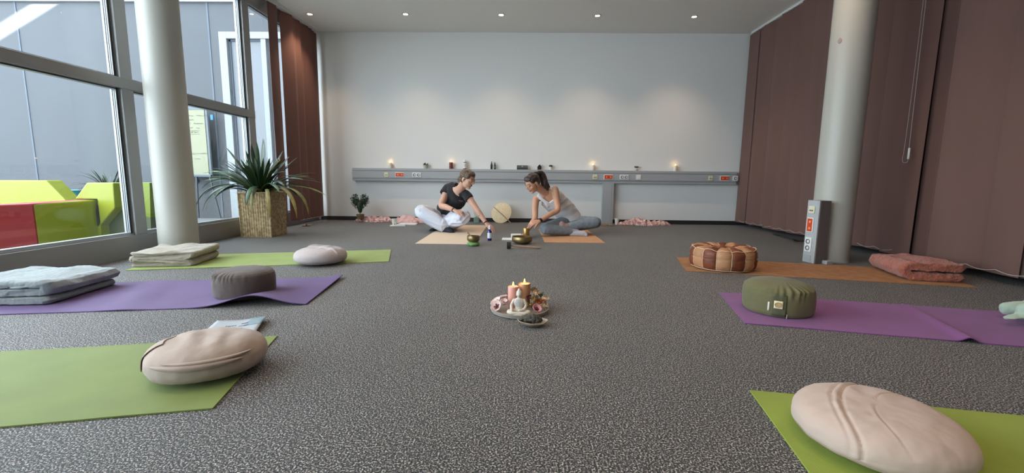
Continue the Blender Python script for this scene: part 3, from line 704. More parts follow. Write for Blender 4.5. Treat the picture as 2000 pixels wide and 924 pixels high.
# patchwork pouf
M['leather_a'] = mat('light_tan_leather', (186, 134, 94), .55, bump=.4, bscale=60, var=.18, vscale=14, bdist=.001)
M['leather_b'] = mat('rust_leather', (128, 66, 38), .5, bump=.4, bscale=60, var=.35, vscale=18, bdist=.001)
M['piping'] = mat('cream_piping', (228, 196, 164), .7)
t = thing('leather_pouf', 'round patchwork leather pouf in tan and rust on the right cork mat', 'pouf', (1.625, 3.46, .006), R(4))
NP, r, h = 14, .243, .170
prof = [(.02, 0), (.6, 0), (.86, .02), (.955, .10), (1.0, .28), (1.0, .5), (.985, .55), (1.0, .62), (.99, .80), (.93, .93), (.80, 1.0), (.62, 1.01), (.45, .965), (.3, .95), (.15, .94), (.02, .935)]
P = []
for a, b in zip(prof[:-1], prof[1:]):
    for k in range(3): P.append((a[0]+(b[0]-a[0])*k/3, a[1]+(b[1]-a[1])*k/3))
P.append(prof[-1])
def pp(a, rr, zz, off=0):
    s = abs(sin(a*NP/2)); puff = .013*(s**.5)-.008
    if rr < .6: puff *= .5
    x, y = r*rr*cos(a), r*rr*sin(a)
    d = puff*(1 if rr > .4 else .3)+.004*fbm((x, y, zz), 14)+off
    z = zz*h+(d if zz > .9 else 0)+(.006*fbm((x*1.4, y, 3), 12) if zz > .9 else 0)
    return (x*(1+d/r), y*(1+d/r), max(z, .0006))
for k in range(NP):
    a0, a1 = 2*pi*k/NP, 2*pi*(k+1)/NP; g = G()
    g.grid(lambda u, v: pp(a0+(a1-a0)*u, *P[int(round(v*(len(P)-1)))]), 11, len(P)); g.build('panel', 'leather_a' if k % 2 else 'leather_b', t, angle=80)
    g = G(); g.tube([pp(a0, *q_, .0025) for q_ in P[6:-8]], .0024, 5); g.build('piping', 'piping', t)
for zz, rr in ((.925, .935), (.05, .91)):
    g = G(); g.tube([pp(2*pi*i/96, rr, zz, .003) for i in range(97)], .0024, 5); g.build('ring_piping', 'piping', t)
g = G(); g.lathe([(.030, 0), (.03, .004), (.02, .008), (.002, .009)], 20, Matrix.Translation((0, 0, .94*h))); g.build('centre_button', 'leather_b', t)

# ================= FOLDED BLANKETS =================
def blanket(name, label, m, loc, rz, w, l, layers, th, seed, rough=.006, cat='blanket', taper=0, head=None, slope=0, push=0, vox=.003, sm=2, fuzz=.0012):
    """serpentine folded sheet: the fold profile lies in x-z, extruded along y"""
    c = []                      # centreline
    for k in range(layers):
        z = th*(.5+k*1.17); xs = [(-w/2+w*i/14) for i in range(15)]
        if k % 2: xs = xs[::-1]
        ins = .012*random.Random(seed+k).uniform(-1, 1)
        for x in xs: c.append(Vector((x+ins*(abs(x)/(w/2)), 0, z)))
        if k < layers-1:
            sx = c[-1].x; s_ = 1 if sx > 0 else -1
            for a in (-50, 0, 50): c.append(Vector((sx+s_*th*.6*cos(R(a)), 0, z+th*.585+th*.585*sin(R(a)))))
    hth = th*.47; T = [(c[min(i+1, len(c)-1)]-c[max(i-1, 0)]).normalized() for i in range(len(c))]
    L_ = []; R_ = []
    for p_, t_ in zip(c, T):
        n_ = Vector((-t_.z, 0, t_.x)); L_.append(p_+n_*hth); R_.append(p_-n_*hth)
    cap0 = c[0]-T[0]*hth*.8; cap1 = c[-1]+T[-1]*hth*.8
    loop = L_+[cap1]+R_[::-1]+[cap0]; n = len(loop); H = th*layers*1.03
    t = thing(name, label, cat, loc, rz); g = G(); ny = 40
    vs = []
    for j in range(ny+1):
        v = j/ny; y = (v-.5)*l
        e = min(1, v/.05, (1-v)/.05); e = sqrt(max(e, 0))
        for i, q_ in enumerate(loop):
            zc = q_.z
            f = .90+.10*e
            x = q_.x*(1+taper*(v-.5)); z = zc
            k_ = zc/H
            x += rough*1.6*noise.noise(Vector((q_.x*3, y*5, zc*14+seed)))+.003*noise.noise(Vector((q_.x*16, y*14, zc*60+seed)))
            z += k_*(rough*1.5*noise.noise(Vector((q_.x*6, y*6, seed)))+.4*rough*noise.noise(Vector((q_.x*18, y*16, zc*40))))+k_*slope*(v-.5)+k_*push*x/w
            yy = y+(rough*1.8)*noise.noise(Vector((q_.x*5, seed*2, zc*25)))*(1 if v < .5 else 1)+ (1-e)*0
            vs.append((x*f, yy, max(z*(.93+.07*e), .0006)))
    fs = [(j*n+i, j*n+(i+1) % n, (j+1)*n+(i+1) % n, (j+1)*n+i) for j in range(ny) for i in range(n)]
    fs += [tuple(range(n))[::-1], tuple(ny*n+i for i in range(n))]
    g.add(vs, fs); remesh(g, 'folded_cloth', m, t, vox, sm, disp=lambda p, n_: n_*(fuzz*noise.noise(p*70)+fuzz*1.6*noise.noise(p*22)), world=False); return t
M['bl_beige'] = mat('beige_fleece', (154, 144, 128), .95, bump=.5, bscale=300, var=.08, vscale=6, sheen=.35, bdist=.0015)
M['bl_grey'] = mat('pale_grey_fleece', (130, 138, 140), .95, bump=.5, bscale=300, sheen=.35, bdist=.0015)
M['bl_peach'] = mat('peach_knit', (176, 100, 78), .95, bump=1, bscale=130, var=.22, vscale=60, sheen=.3, bdist=.009)
M['bl_mint'] = mat('mint_fleece', (168, 186, 168), .95, bump=.4, bscale=260, sheen=.3, bdist=.0015)
blanket('folded_blanket', 'folded beige blanket on the far left green mat before the column', 'bl_beige', (-2.715, 3.345, .006), R(10), .40, .38, 4, .026, 3, .014, slope=.012)
blanket('folded_blanket', 'folded pale grey blanket on the purple mat at the left photo edge', 'bl_grey', (-2.73, 2.37, .010), R(186), .46, .46, 3, .036, 8, .012, fuzz=.0016, sm=4, slope=.01)
blanket('folded_blanket', 'folded peach knitted blanket on the cork mat by the right blinds', 'bl_peach', (2.985, 3.28, .006), R(164), .29, .50, 2, .058, 12, .013, slope=.02, vox=.0045, sm=9, fuzz=.004)
def crumple(name, label, m, loc, rx, ry, h, seed, cat='cloth', freq=9, nu=72, nv=72, sharp=1.0, group=None, lobes=5):
    """a crumpled heap of cloth: folded sheet with ridged wrinkles, closed underneath"""
    g = G(); rnd = random.Random(seed)
    def top(u, v):
        a, b = (u-.5)*2, (v-.5)*2; rr = sqrt(a*a+b*b)
        k = 1/max(1, max(abs(a), abs(b)), 1e-6)
        # square to disc
        x = a*sqrt(max(0, 1-b*b/2)); y = b*sqrt(max(0, 1-a*a/2)); q_ = min(1, sqrt(x*x+y*y)); an = math.atan2(y, x)
        edge = 1+.16*sin(an*lobes+seed)+.14*noise.noise(Vector((cos(an)*2.2, sin(an)*2.2, seed)))+.07*noise.noise(Vector((cos(an)*6, sin(an)*6, seed)))
        X = x*rx*edge; Y = y*ry*edge
        wx = X+.02*noise.noise(Vector((X*freq, Y*freq, seed+9)))
        rid = 0; am = 1; f = freq
        for o in range(4): rid += am*(1-abs(2*noise.noise(Vector((wx*f, Y*f, seed+o*7))))); am *= .55; f *= 1.9
        z = h*(max(0, 1-q_**2.2))**.5*(.30+.42*rid)*(.8+.35*noise.noise(Vector((X*4, Y*4, seed+3))))
        e = 1 if q_ < .97 else 0
        return Vector((X+.012*noise.noise(Vector((X*22, Y*22, seed+1))), Y+.012*noise.noise(Vector((Y*22, X*22, seed+2))), max(.0012, z)))
    g.grid(top, nu, nv)
    n0 = len(g.v); bd = [i for i in range(nu)]+[j*nu+nu-1 for j in range(1, nv)]+[(nv-1)*nu+i for i in range(nu-2, -1, -1)]+[j*nu for j in range(nv-2, 0, -1)]
    low = []
    for i in bd: x, y, z = g.v[i]; low.append(len(g.v)); g.v.append((x*.97, y*.97, .0003))
    for k in range(len(bd)): k2 = (k+1) % len(bd); g.f.append((bd[k], bd[k2], low[k2], low[k])); g.mi.append(0)
    g.f.append(tuple(low)); g.mi.append(0)
    o = g.build(name, m, angle=75); o.location = loc
    return tag(o, label, cat, group)
# mint cloth at the right edge: three tucked rolls of one cloth
t = thing('mint_blanket', 'rumpled mint green blanket on the violet mat at the right edge', 'blanket', (2.62, 2.12, .006), R(0)); t.scale = (1.15, 1.15, 1.3)
g = G(); rnd = random.Random(4)
for k, (y, z, r0, x0, x1) in enumerate([(-.10, .035, .034, -.13, .32), (-.02, .050, .044, -.12, .32), (.07, .045, .040, -.10, .32), (.0, .105, .032, -.06, .32), (-.06, .090, .030, -.03, .32), (.06, .10, .026, -.05, .3)]):
    P = [Vector((x0+(x1-x0)*i/8, y+.014*sin(i*1.3+k), z+.008*sin(i*1.9+k*2))) for i in range(9)]
    g.tube(P, [(r0*(.55+.5*min(1, i/2))*(1+.12*sin(i*2.2+k)), r0*(.6+.5*min(1, i/2))) for i in range(9)], 16, cap='round', smooth=4)
g.tube([Vector((-.20, -.02, .028)), Vector((-.12, -.01, .036)), Vector((-.03, 0, .045))], [(.006, .018), (.014, .03), (.02, .04)], 12, cap='round', smooth=4)
remesh(g, 'cloth', 'bl_mint', t, .006, 3, disp=lambda p, n_: n_*(.006*fbm(p, 16)+.003*fbm(p, 45)), world=False)

# card on the left
M['card'] = mat('printed_card', (160, 164, 170), .6); M['card_blue'] = mat('card_print', (118, 136, 144), .6); M['card_ink'] = mat('card_lettering', (120, 124, 140), .6)
c0, c1, c2 = fl(424, 628), fl(523, 625.5), fl(508, 644); c3 = c0+(c2-c1)*2.0; c2 = c1+(c2-c1)*2.0
o_ = (c0+c2)/2; t = thing('printed_card', 'pale blue printed card with a lifted corner behind the near left cushion', 'card', (o_.x, o_.y, 0))
def cz(u, v): return .008+.022*v*(u**2)
def cp(u, v, dz=0): p = (c0.lerp(c1, u)).lerp(c3.lerp(c2, u), v)-o_; p.z = .004+.020*exp(-((u-1)/.35)**2)*(1-abs(v-.25))+dz; return p
g = G(); g.grid(cp, 14, 10); card = g.build('card', 'card', t, solid=.0012)
g = G(); g.grid(lambda u, v: cp(.66+.34*u, .0+.42*v, .0013), 8, 6); g.build('blue_print', 'card_blue', card, solid=.0003)
g = G()
for k, (u0, u1, v0) in enumerate([(.58, .70, .28), (.56, .74, .40), (.30, .50, .35), (.28, .52, .5), (.56, .66, .52)]):
    g.tube([cp(u0+(u1-u0)*i/14, v0+.03*sin(i*2.1), .0022) for i in range(15)], .0008, 4)
g.build('handwriting', 'card_ink', card)['kind'] = 'stuff'

# ================= CENTREPIECE TRAY =================
M['tray'] = mat('tray_grey', (150, 142, 132), .55); M['c_pink'] = mat('pink_wax', (222, 160, 146), .5, sss=.25); M['c_tan'] = mat('brown_wax', (176, 128, 92), .5, sss=.2); M['wax_top'] = mat('cream_wax', (238, 214, 168), .45, sss=.3)
M['wick'] = mat('wick', (30, 24, 20), .9); M['flame'] = mat('flame', (255, 196, 88), .5, emis=5.5)
M['stone'] = mat('white_stone', (206, 196, 182), .6, bump=.1, bscale=120); M['stone_robe'] = mat('grey_robe_paint', (140, 142, 146), .6)
M['petal'] = mat('white_petal', (226, 208, 200), .6, var=.25, vscale=24, vrgb=(206, 164, 160)); M['petal_core'] = mat('dark_petal_core', (92, 40, 44), .6); M['petal_pink'] = mat('pink_petal', (212, 146, 150), .6)
M['dry_gold'] = mat('dried_gold_flower', (170, 136, 84), .85, var=.5, vscale=50); M['dry_rust'] = mat('dried_rust_flower', (150, 84, 40), .85); M['dry_green'] = mat('dried_leaf', (84, 86, 56), .8); M['dry_pale'] = mat('dried_pale_flower', (206, 178, 146), .85)
M['shell_'] = mat('shell_nacre', (170, 154, 132), .3, var=.3, vscale=20, coat=.3); M['sage'] = mat('sage_bundle', (50, 50, 47), .9, bump=1, bscale=90, var=1, vscale=60, vrgb=(96, 90, 78), bdist=.003)
tp = fl(1015, 607); TX, TY = tp.x, tp.y
tz = .006
t = thing('serving_tray', 'round grey tray carrying candles, statue and flowers mid floor', 'tray', (TX, TY, 0))
g = G(); g.lathe([(.138, 0), (.150, .004), (.154, .022), (.150, .023), (.146, .006), (.01, .006)], 56); g.build('dish', 'tray', t)
def candle(label, px, py, r, h, m, z0=tz, group=None, top='wax_top', flame=.022, ytilt=0, loc=None, lit=1.2, cat='candle'):
    p_ = loc if loc else fl(px, py, z0)
    t = thing('pillar_candle', label, cat, (p_.x, p_.y, z0), 0, group)
    g = G(); g.lathe([(r*.96, 0), (r, .002), (r, h-.003), (r*.95, h), (r*.86, h-.002), (r*.5, h-.006), (.001, h-.006)], 32); g.k = 0; g.build('wax', [m], t, angle=50)
    g = G(); g.lathe([(r*.84, h-.0035), (r*.3, h-.0052), (.001, h-.0052)], 24); g.build('melted_top', top, t)
    g = G(); g.tube([V3(0, 0, h-.006), V3(.0006, 0, h+.006)], .0011, 6); g.build('wick', 'wick', t)
    if flame:
        g = G(); fz = h+.003; f = flame
        g.lathe([(.0008, fz), (.12*f+.0016, fz+.12*f), (.19*f, fz+.35*f), (.15*f, fz+.62*f), (.07*f, fz+.85*f), (.0004, fz+f)], 14); g.build('flame', 'flame', t)
        light('candle_glow', 'POINT', (0, 0, fz+f*.7), energy=lit*.07, color=(1, .62, .28), shadow_soft_size=.008).parent = t
    return t
candle('lit pink pillar candle at the left back of the tray', 0, 0, .0275, .120, 'c_pink', loc=V3(TX-.036, TY+.024), top='c_pink')
candle('lit brown pillar candle with cream top, right back of the tray', 0, 0, .032, .128, 'c_tan', loc=V3(TX+.024, TY+.062))
# seated statue
t = thing('seated_statue', 'small pale stone statue of a seated meditating figure on the tray', 'statue', (TX-.004, TY-.066, tz), R(-4)); t.scale = (1.16, 1.16, 1.16)
g = G(); Z = lambda x, y, z: Vector((x, y, z))
g.tube([Z(0, 0, .012), Z(0, -.002, .030), Z(0, -.001, .052), Z(0, 0, .064), Z(0, .001, .070)], [(.020, .016), (.017, .013), (.024, .014), (.022, .012), (.010, .009)], 20, side=(1, 0, 0), cap='round', smooth=4)
g.tube([Z(0, 0, .066), Z(0, -.001, .080)], [.0075, .007], 14)
g.ball(Z(0, -.002, .088), (.0118, .0128, .0145)); g.ball(Z(0, 0, .1035), (.0065, .0065, .006)); g.ball(Z(0, 0, .110), (.003, .003, .005))
g.ball(Z(0, -.0145, .086), (.0018, .0022, .0035), 8, 6)
for s_ in (-1, 1):
    g.ball(Z(.0118*s_, 0, .085), (.0018, .003, .006), 8, 6)
    g.tube([Z(.016*s_, -.004, .012), Z(.044*s_, -.012, .010), Z(.030*s_, -.028, .009), Z(-.004*s_, -.030, .009)], [(.012, .011), (.010, .010), (.0085, .008), (.006, .005)], 14, cap='round', smooth=4)
g.tube([Z(.022, 0, .060), Z(.031, -.002, .040), Z(.022, -.016, .024), Z(.004, -.024, .021)], [.0075, .0068, .006, .0055], 12, cap='round', smooth=4)
g.tube([Z(-.022, 0, .060), Z(-.033, -.004, .038), Z(-.031, -.020, .022), Z(-.029, -.030, .010)], [.0075, .0066, .0058, .0055], 12, cap='round', smooth=4)
g.lathe([(.046, 0), (.047, .004), (.044, .008), (.001, .008)], 32, Matrix.Translation((0, -.010, 0)), 1, .62)
remesh(g, 'figure', ['stone', 'stone_robe'], t, .0011, 2, fn=lambda p, n_: 1 if (p.y < 0 and .034 < p.z < .066 and p.x > -.014+(.066-p.z)*-.1 and p.x < .010 and abs(((p.z+p.x*1.0)*260) % 2-1) > .45) else 0, world=False)
g = G(); g.ball(Z(0, -.0005, .0925), (.0128, .0128, .0122)); g.ball(Z(0, 0, .1035), (.0072, .0072, .0062))
remesh(g, 'hair', 'stone', t, .0010, 1, disp=lambda p, n_: n_*.0006*sin(p.x*1800)*sin(p.z*1800), world=False).location = (0, .002, .001)
# magnolia-like blossoms on the left of the tray
def blossom(label, loc, r, n, tilt, az, m='petal', open_=.7, core='petal_core', group=None, name='blossom'):
    t = thing(name, label, 'flower', loc, 0, group)
    Rm = Matrix.Rotation(az, 4, 'Z') @ Matrix.Rotation(tilt, 4, 'Y')
    for k in range(n):
        a = 2*pi*k/n; g = G()
        def fn(u, v):
            w_ = (u-.5)*2; L = v; wid = r*.62*sin(pi*min(1, (L*.86+.12)))**.8
            ra = r*(.08+L*open_*.95); z = r*(L**1.6)*(1.15-open_)*.9+r*.18*w_*w_*sin(pi*L)
            return Rm @ (Matrix.Rotation(a, 4, 'Z') @ Vector((ra, wid*w_, z)))
        g.grid(fn, 7, 9); g.build('petal', m, t, solid=.0012, angle=180)
    g = G(); g.ball((0, 0, r*.13), r*.20, 12, 8, M4=Rm)
    for k in range(5): a = 2*pi*k/5; g.ball((r*.3*cos(a), r*.3*sin(a), r*.16), (r*.14, r*.14, r*.05), 10, 6, M4=Rm)
    g.build('core', core, t)
    return t
gB = 'magnolia blossoms on the tray'
for i, (dx, dy, z, r, ti, az, op, lb_) in enumerate([
        (-.122, .010, .040, .040, R(35), R(200), .75, 'white blossom at the far left rim of the tray, tilted outwards'),
        (-.118, -.035, .030, .040, R(55), R(235), .75, 'white blossom with dark heart hanging over the left tray rim'),
        (-.080, -.030, .045, .036, R(25), R(250), .45, 'pinkish blossom between the left blossoms and the statue'),
        (-.085, .045, .055, .030, R(10), R(120), .6, 'small white blossom behind the pink candle\'s left side')]):
    blossom(lb_, (TX+dx, TY+dy, z), r, 6, ti, az, open_=op)
blossom('pink rose petal bloom at the right front of the tray', (TX+.085, TY-.055, .024), .036, 6, R(40), R(-60), m='petal_pink', open_=.6)
# potpourri
def dried(label, loc, r, m, seed, n=60, h=1.0, cat='dried flower', name='dried_flower', spread=1.0):
    t = thing(name, label, cat, loc); g = G(); rnd = random.Random(seed)
    for k in range(n):
        d = Vector((rnd.gauss(0, 1)*spread, rnd.gauss(0, 1)*spread, abs(rnd.gauss(0, 1))*h)).normalized(); a = d*r*rnd.uniform(.2, .75); b = d*r*rnd.uniform(.85, 1.1)+Vector((rnd.uniform(-.2, .2), rnd.uniform(-.2, .2), 0))*r
        w_ = r*.10; s_ = d.orthogonal().normalized()*w_; c = (a+b)/2+Vector((0, 0, r*.06))
        g.add([a, c+s_, b, c-s_, c+Vector((0, 0, w_*.5))], [(0, 1, 4), (1, 2, 4), (2, 3, 4), (3, 0, 4), (0, 3, 2, 1)])
    g.build('petals', m, t, smooth=False)
    g = G(); g.ball((0, 0, r*.15), r*.45, 12, 8); g.build('heart', m, t)
    g = G(); g.tube([V3(0, 0, r*.1), V3(.2*r, .1*r, -loc[2]+.010+0*r)], .0016, 6); g.build('stem', 'dry_green', t); return t
for (dx, dy, z, r, m, sd, lb_) in [
        (.052, .030, .060, .022, 'petal_core', 11, 'dark red dried bud right of the brown candle'),
        (.080, .010, .052, .030, 'dry_gold', 12, 'golden dried flower leaning toward the statue'),
        (.088, .045, .078, .026, 'dry_pale', 13, 'pale dried flower standing highest on the tray'),
        (.108, .0, .042, .032, 'dry_rust', 14, 'rust coloured dried flower at the right of the tray'),
        (.112, .048, .070, .024, 'dry_green', 15, 'olive dried flower head at the back right of the tray'),
        (.135, .018, .058, .024, 'dry_pale', 16, 'pale dried flower overhanging the right tray rim'),
        (-.055, .075, .050, .026, 'dry_green', 17, 'green dried leaf tuft behind the pink candle'),
        (.060, -.012, .028, .026, 'dry_gold', 18, 'low golden dried flower right beside the statue\'s arm'),
        (.125, -.022, .030, .026, 'dry_pale', 19, 'low pale dried flower at the right rim of the tray'),
        (.075, .075, .085, .026, 'dry_gold', 20, 'golden dried flower at the back right behind the pale one')]:
    dried(lb_, (TX+dx, TY+dy, z), r, m, sd)
# abalone shell with sage bundle in front
q = fl(1039, 636); t = thing('shell_dish', 'oval sea shell dish standing before the tray', 'shell', (q.x, q.y, 0), R(-8))
g = G(); n = 48
def sh(u, v, k=0):
    a = 2*pi*u; rr = .35+.65*v; rim = 1+.03*sin(a*7)+.03*sin(a*3+1); x = .072*rr*cos(a)*rim; y = .050*rr*sin(a)*rim; z = .004+.022*v**2.2+.003*sin(a*2+.6)*v+(.0025 if k else 0)
    return Vector((x, y, z))
g.grid(lambda u, v: sh(u, v), n, 10, cu=True); g.f.append(tuple(range(n))[::-1]); g.mi.append(0); g.build('shell', 'shell_', t, solid=.003, angle=180)
g = G(); g.tube([Z(-.048, .0, .028), Z(-.02, .002, .033), Z(.015, .0, .034), Z(.042, -.002, .031)], [(.013, .012), (.021, .021), (.022, .021), (.013, .012)], 20, cap='round', smooth=5)
o = remesh(g, 'sage_bundle', 'sage', None, .0016, 1, disp=lambda p, n_: n_*(.0035*fbm(p, 90)+.002*fbm(p, 200)), world=False); o.location = (q.x-.004, q.y+.002, .0); o.rotation_euler = (0, 0, R(-8)); tag(o, 'dark grey dried sage bundle lying in the shell dish', 'sage bundle')

# ================= SINGING BOWLS AND SMALL THINGS =================
M['brass'] = mat('hammered_brass', (160, 140, 98), .38, .9, bump=.25, bscale=70, bdist=.001, var=.2, vscale=20); M['brass_in'] = mat('brass_inside', (150, 104, 56), .35, .9)
M['wood'] = mat('pale_wood', (168, 136, 108), .6, var=.2, vscale=30); M['felt'] = mat('black_felt', (36, 36, 38), .95, bump=.3, bscale=200); M['ringc'] = mat('green_brocade', (122, 164, 96), .7, var=.5, vscale=60, bump=.4, bscale=150)
def bowl(name, label, loc, r, h, waist):
    t = thing(name, label, 'singing bowl', loc)
    out = [(waist*.55, 0), (waist*.75, .002), (r*.93, h*.35), (r, h*.62), (r*.985, h*.85), (r*.97, h)]
    P = []
    for i in range(len(out)-1):
        p0 = out[max(0, i-1)]; p1 = out[i]; p2 = out[i+1]; p3 = out[min(len(out)-1, i+2)]
        for k in range(5):
            tt = k/5; t2 = tt*tt; t3 = t2*tt
            P.append(tuple(.5*((2*p1[j])+(p2[j]-p0[j])*tt+(2*p0[j]-5*p1[j]+4*p2[j]-p3[j])*t2+(3*p1[j]-p0[j]-3*p2[j]+p3[j])*t3) for j in (0, 1)))
    P.append(out[-1]); th = r*.045
    inn = [(a-th, max(b, .006)) for a, b in P[::-1]]; inn = [(max(a, .001), b) for a, b in inn]+[(.001, .006)]
    g = G(); g.lathe(P+inn, 56); g.build('bowl', 'brass', t, angle=50); return t
q = fl(1019.5, 476); bowl('singing_bowl', 'large shallow brass singing bowl on the carpet between the women', (q.x, q.y, 0), .110, .078, .085)
q = fl(924.5, 480); t = thing('ring_cushion', 'green brocade ring cushion under the small singing bowl', 'ring cushion', (q.x, q.y, 0))
g = G(); g.grid(lambda u, v: (cos(2*pi*u)*(.044+.022*cos(2*pi*v)), sin(2*pi*u)*(.044+.022*cos(2*pi*v)), .021+.020*sin(2*pi*v)), 40, 17, cu=True); g.build('ring', 'ringc', t); sbz = .034
bowl('singing_bowl', 'small deep brass singing bowl on its green ring cushion', (q.x, q.y, .034), .066, .070, .050)
t = thing('bowl_striker', 'short wooden striker leaning inside the small singing bowl', 'striker', (q.x, q.y, .046))
g = G(); g.tube([V3(.018, 0, 0), V3(-.058, .004, .088)], [.0085, .0095], 16, cap='round'); g.build('stick', 'wood', t)
a, b = fl(996, 486), fl(1054, 486.5); t = thing('bowl_mallet', 'long wooden mallet with black felt head before the large bowl', 'mallet', (a.x, a.y, 0), math.atan2(b.y-a.y, b.x-a.x))
Lm = (b-a).length
g = G(); g.tube([V3(0, 0, .033), V3(Lm*.5, 0, .024), V3(Lm, 0, .012)], [.008, .0085, .0105], 14, cap='round'); g.build('stick', 'wood', t)
g = G(); g.lathe([(.030, -.020), (.034, -.016), (.034, .016), (.030, .020)], 28, Matrix.Translation((-.012, 0, .034)) @ Matrix.Rotation(pi/2, 4, 'Y')); g.build('felt_head', 'felt', t, bevel=.002)
# blue bottle
M['blue_glass'] = mat('cobalt_glass', (20, 20, 110), .08, spec=.8, coat=.5); M['bottle_label'] = mat('bottle_label', (214, 216, 226), .6); M['cap_clear'] = mat('clear_cap', (206, 206, 216), .15); M['black_plastic'] = mat('black_plastic', (28, 28, 30), .4); M['amber'] = mat('dark_bottle_glass', (30, 38, 34), .12, coat=.5); M['mint_label'] = mat('teal_label', (60, 120, 108), .5)
q = fl(956, 470.5); t = thing('spray_bottle', 'cobalt blue spray bottle with pale label on the carpet', 'bottle', (q.x, q.y+.02, 0))
g = G(); g.lathe([(.022, 0), (.0235, .002), (.0235, .098), (.020, .110), (.011, .120), (.011, .128)], 28); g.build('bottle', 'blue_glass', t)
g = G(); g.lathe([(.0239, .028), (.0241, .029), (.0241, .088), (.0239, .089)], 28); g.build('label_band', 'bottle_label', t)
g = G(); g.lathe([(.0125, .128), (.0125, .168), (.010, .174), (.001, .175)], 22); g.build('cap', 'cap_clear', t)
# paper and white box
M['paper'] = mat('white_paper', (224, 224, 220), .7); M['box_print'] = mat('box_print', (120, 140, 170), .6); M['gold'] = mat('gold_tin', (190, 152, 92), .35, .8, var=.15, vscale=8, stretch=(40, 40, 1))
q = fl(990, 467); g = G(); g.box((0, 0, .002), (.13, .19, .003)); o = g.build('paper_leaflet', 'paper', smooth=False); o.location = (q.x+.01, q.y, 0); tag(o, 'white paper leaflet on the carpet left of the white box', 'leaflet')
q = fl(1008, 470); t = thing('cardboard_box', 'small white carton with rounded edges behind the large singing bowl', 'box', (q.x, q.y+.09, 0), R(4))
g = G(); g.box((0, 0, .032), (.115, .07, .064)); g.build('carton', 'paper', t, smooth=False, bevel=.006, seg=3)
g = G()
for k in range(6): g.box((-.036+(k % 2)*.008, -.0356, .014+k*.007), (.022+.006*(k % 3), .0006, .0028))
g.build('printed_lines', 'box_print', t, smooth=False)['kind'] = 'stuff'
# ================= PEOPLE =================
def skin_mats(pre, rgb, lip, brow, bump=.08):
    M[pre+'skin'] = mat(pre+'skin', rgb, .55, sss=.12, bump=bump, bscale=90, bdist=.0006, var=.08, vscale=12)
    M[pre+'lips'] = mat(pre+'lips', lip, .5); M[pre+'brow'] = mat(pre+'brow', brow, .8)
def hairmat(name, rgb, rgb2, st):
    return mat(name, rgb, .5, var=1, vscale=1, vrgb=rgb2, stretch=st, bump=.8, bscale=1, bdist=.003, sheen=.2)
skin_mats('w1_', (206, 160, 138), (168, 96, 92), (84, 58, 44)); skin_mats('w2_', (204, 154, 126), (170, 92, 84), (66, 44, 34))
M['w1_hair'] = hairmat('brown_blond_hair', (110, 84, 62), (64, 46, 34), (130, 26, 60)); M['w2_hair'] = hairmat('dark_brown_hair', (66, 44, 36), (36, 24, 22), (60, 130, 26))
M['black_cotton'] = mat('black_cotton', (30, 29, 33), .9, bump=.3, bscale=30, bdist=.004, sheen=.1)
M['white_trousers'] = mat('white_trousers', (214, 216, 228), .9, bump=.35, bscale=34, bdist=.005, sheen=.2)
M['grey_top'] = mat('pale_ribbed_top', (214, 210, 212), .9, bump=.3, bscale=34, bdist=.004, sheen=.15)
M['leggings'] = mat('grey_blue_leggings', (132, 144, 154), .85, var=.18, vscale=22, bump=.3, bscale=40, bdist=.003)
M['navy_sock'] = mat('dark_navy_sock', (40, 42, 54), .95, bump=.3, bscale=200); M['black_sock'] = mat('black_sock', (20, 20, 22), .95, bump=.3, bscale=200)
M['pale_sock'] = mat('pale_grey_sock', (180, 176, 182), .95, bump=.3, bscale=200); M['rose_sock'] = mat('rose_grey_sock', (160, 132, 132), .95, bump=.3, bscale=200)
M['steel'] = mat('dark_watch', (40, 34, 32), .3, .4); M['gold_wire'] = mat('thin_metal_frame', (190, 170, 130), .3, .9); M['tattoo'] = mat('tattoo_ink', (120, 108, 106), .7); M['logo_red'] = mat('logo_print', (206, 150, 158), .8)

def frame(F, U):
    F = Vector(F).normalized(); U = Vector(U); U = (U-F*U.dot(F)).normalized(); Sx = F.cross(U)   # Sx = figure's right side
    return Matrix((Sx, F, U)).transposed().to_4x4()
def head(g, H, nb, k=1.0, nr=.054):
    """adult head in its own frame: x right, y forward, z up; crown .125, chin -.115"""
    g.ball((0, -.014, .035), (.073, .090, .083), 28, 18, M4=H)
    g.ball((0, .024, -.012), (.062, .062, .082), 28, 18, M4=H)
    g.ball((0, .018, -.055), (.053, .055, .050), 24, 14, M4=H)
    g.ball((0, .053, -.087), (.027, .023, .020), 18, 12, M4=H)
    for s in (-1, 1):
        g.ball((s*.036, .047, -.022), (.027, .027, .026), 16, 10, M4=H)        # cheeks
        g.ball((s*.031, .072, .009), (.0155, .0125, .0105), 14, 10, M4=H)      # closed lids
        g.ball((s*.030, .078, .026), (.022, .008, .006), 14, 8, M4=H)          # brow ridge
        g.ball((s*.0085, .092, -.025), (.0065, .009, .006), 12, 8, M4=H)        # nostril wings
        g.ball((s*.0735, -.012, -.004), (.008, .017, .029), 14, 10, M4=H, rot=Euler((R(-12), 0, s*R(-18))).to_matrix())
        g.ball((s*.0735, -.006, -.028), (.006, .009, .011), 12, 8, M4=H)
    def t(P, r, **k_): g.tube([H @ Vector(p) for p in P], r, 12, cap='round', **k_)
    t([(0, .078, .026), (0, .089, .004), (0, .101, -.016), (0, .098, -.024)], [.006, .0066, .0082, .0072], smooth=3)
    t([(-.021, .071, -.052), (-.010, .081, -.050), (0, .083, -.0515), (.010, .081, -.050), (.021, .071, -.052)], [.003, .0048, .0046, .0048, .003], smooth=3)
    t([(-.018, .071, -.058), (0, .081, -.061), (.018, .071, -.058)], [.003, .0056, .003], smooth=4)
    # neck
    top = H @ Vector((0, -.022, -.045)); g.tube([top, top.lerp(nb, .5), nb], [(nr*.98, nr*1.02), (nr*.95, nr*.98), (nr*1.12, nr*1.08)], 24, smooth=3)
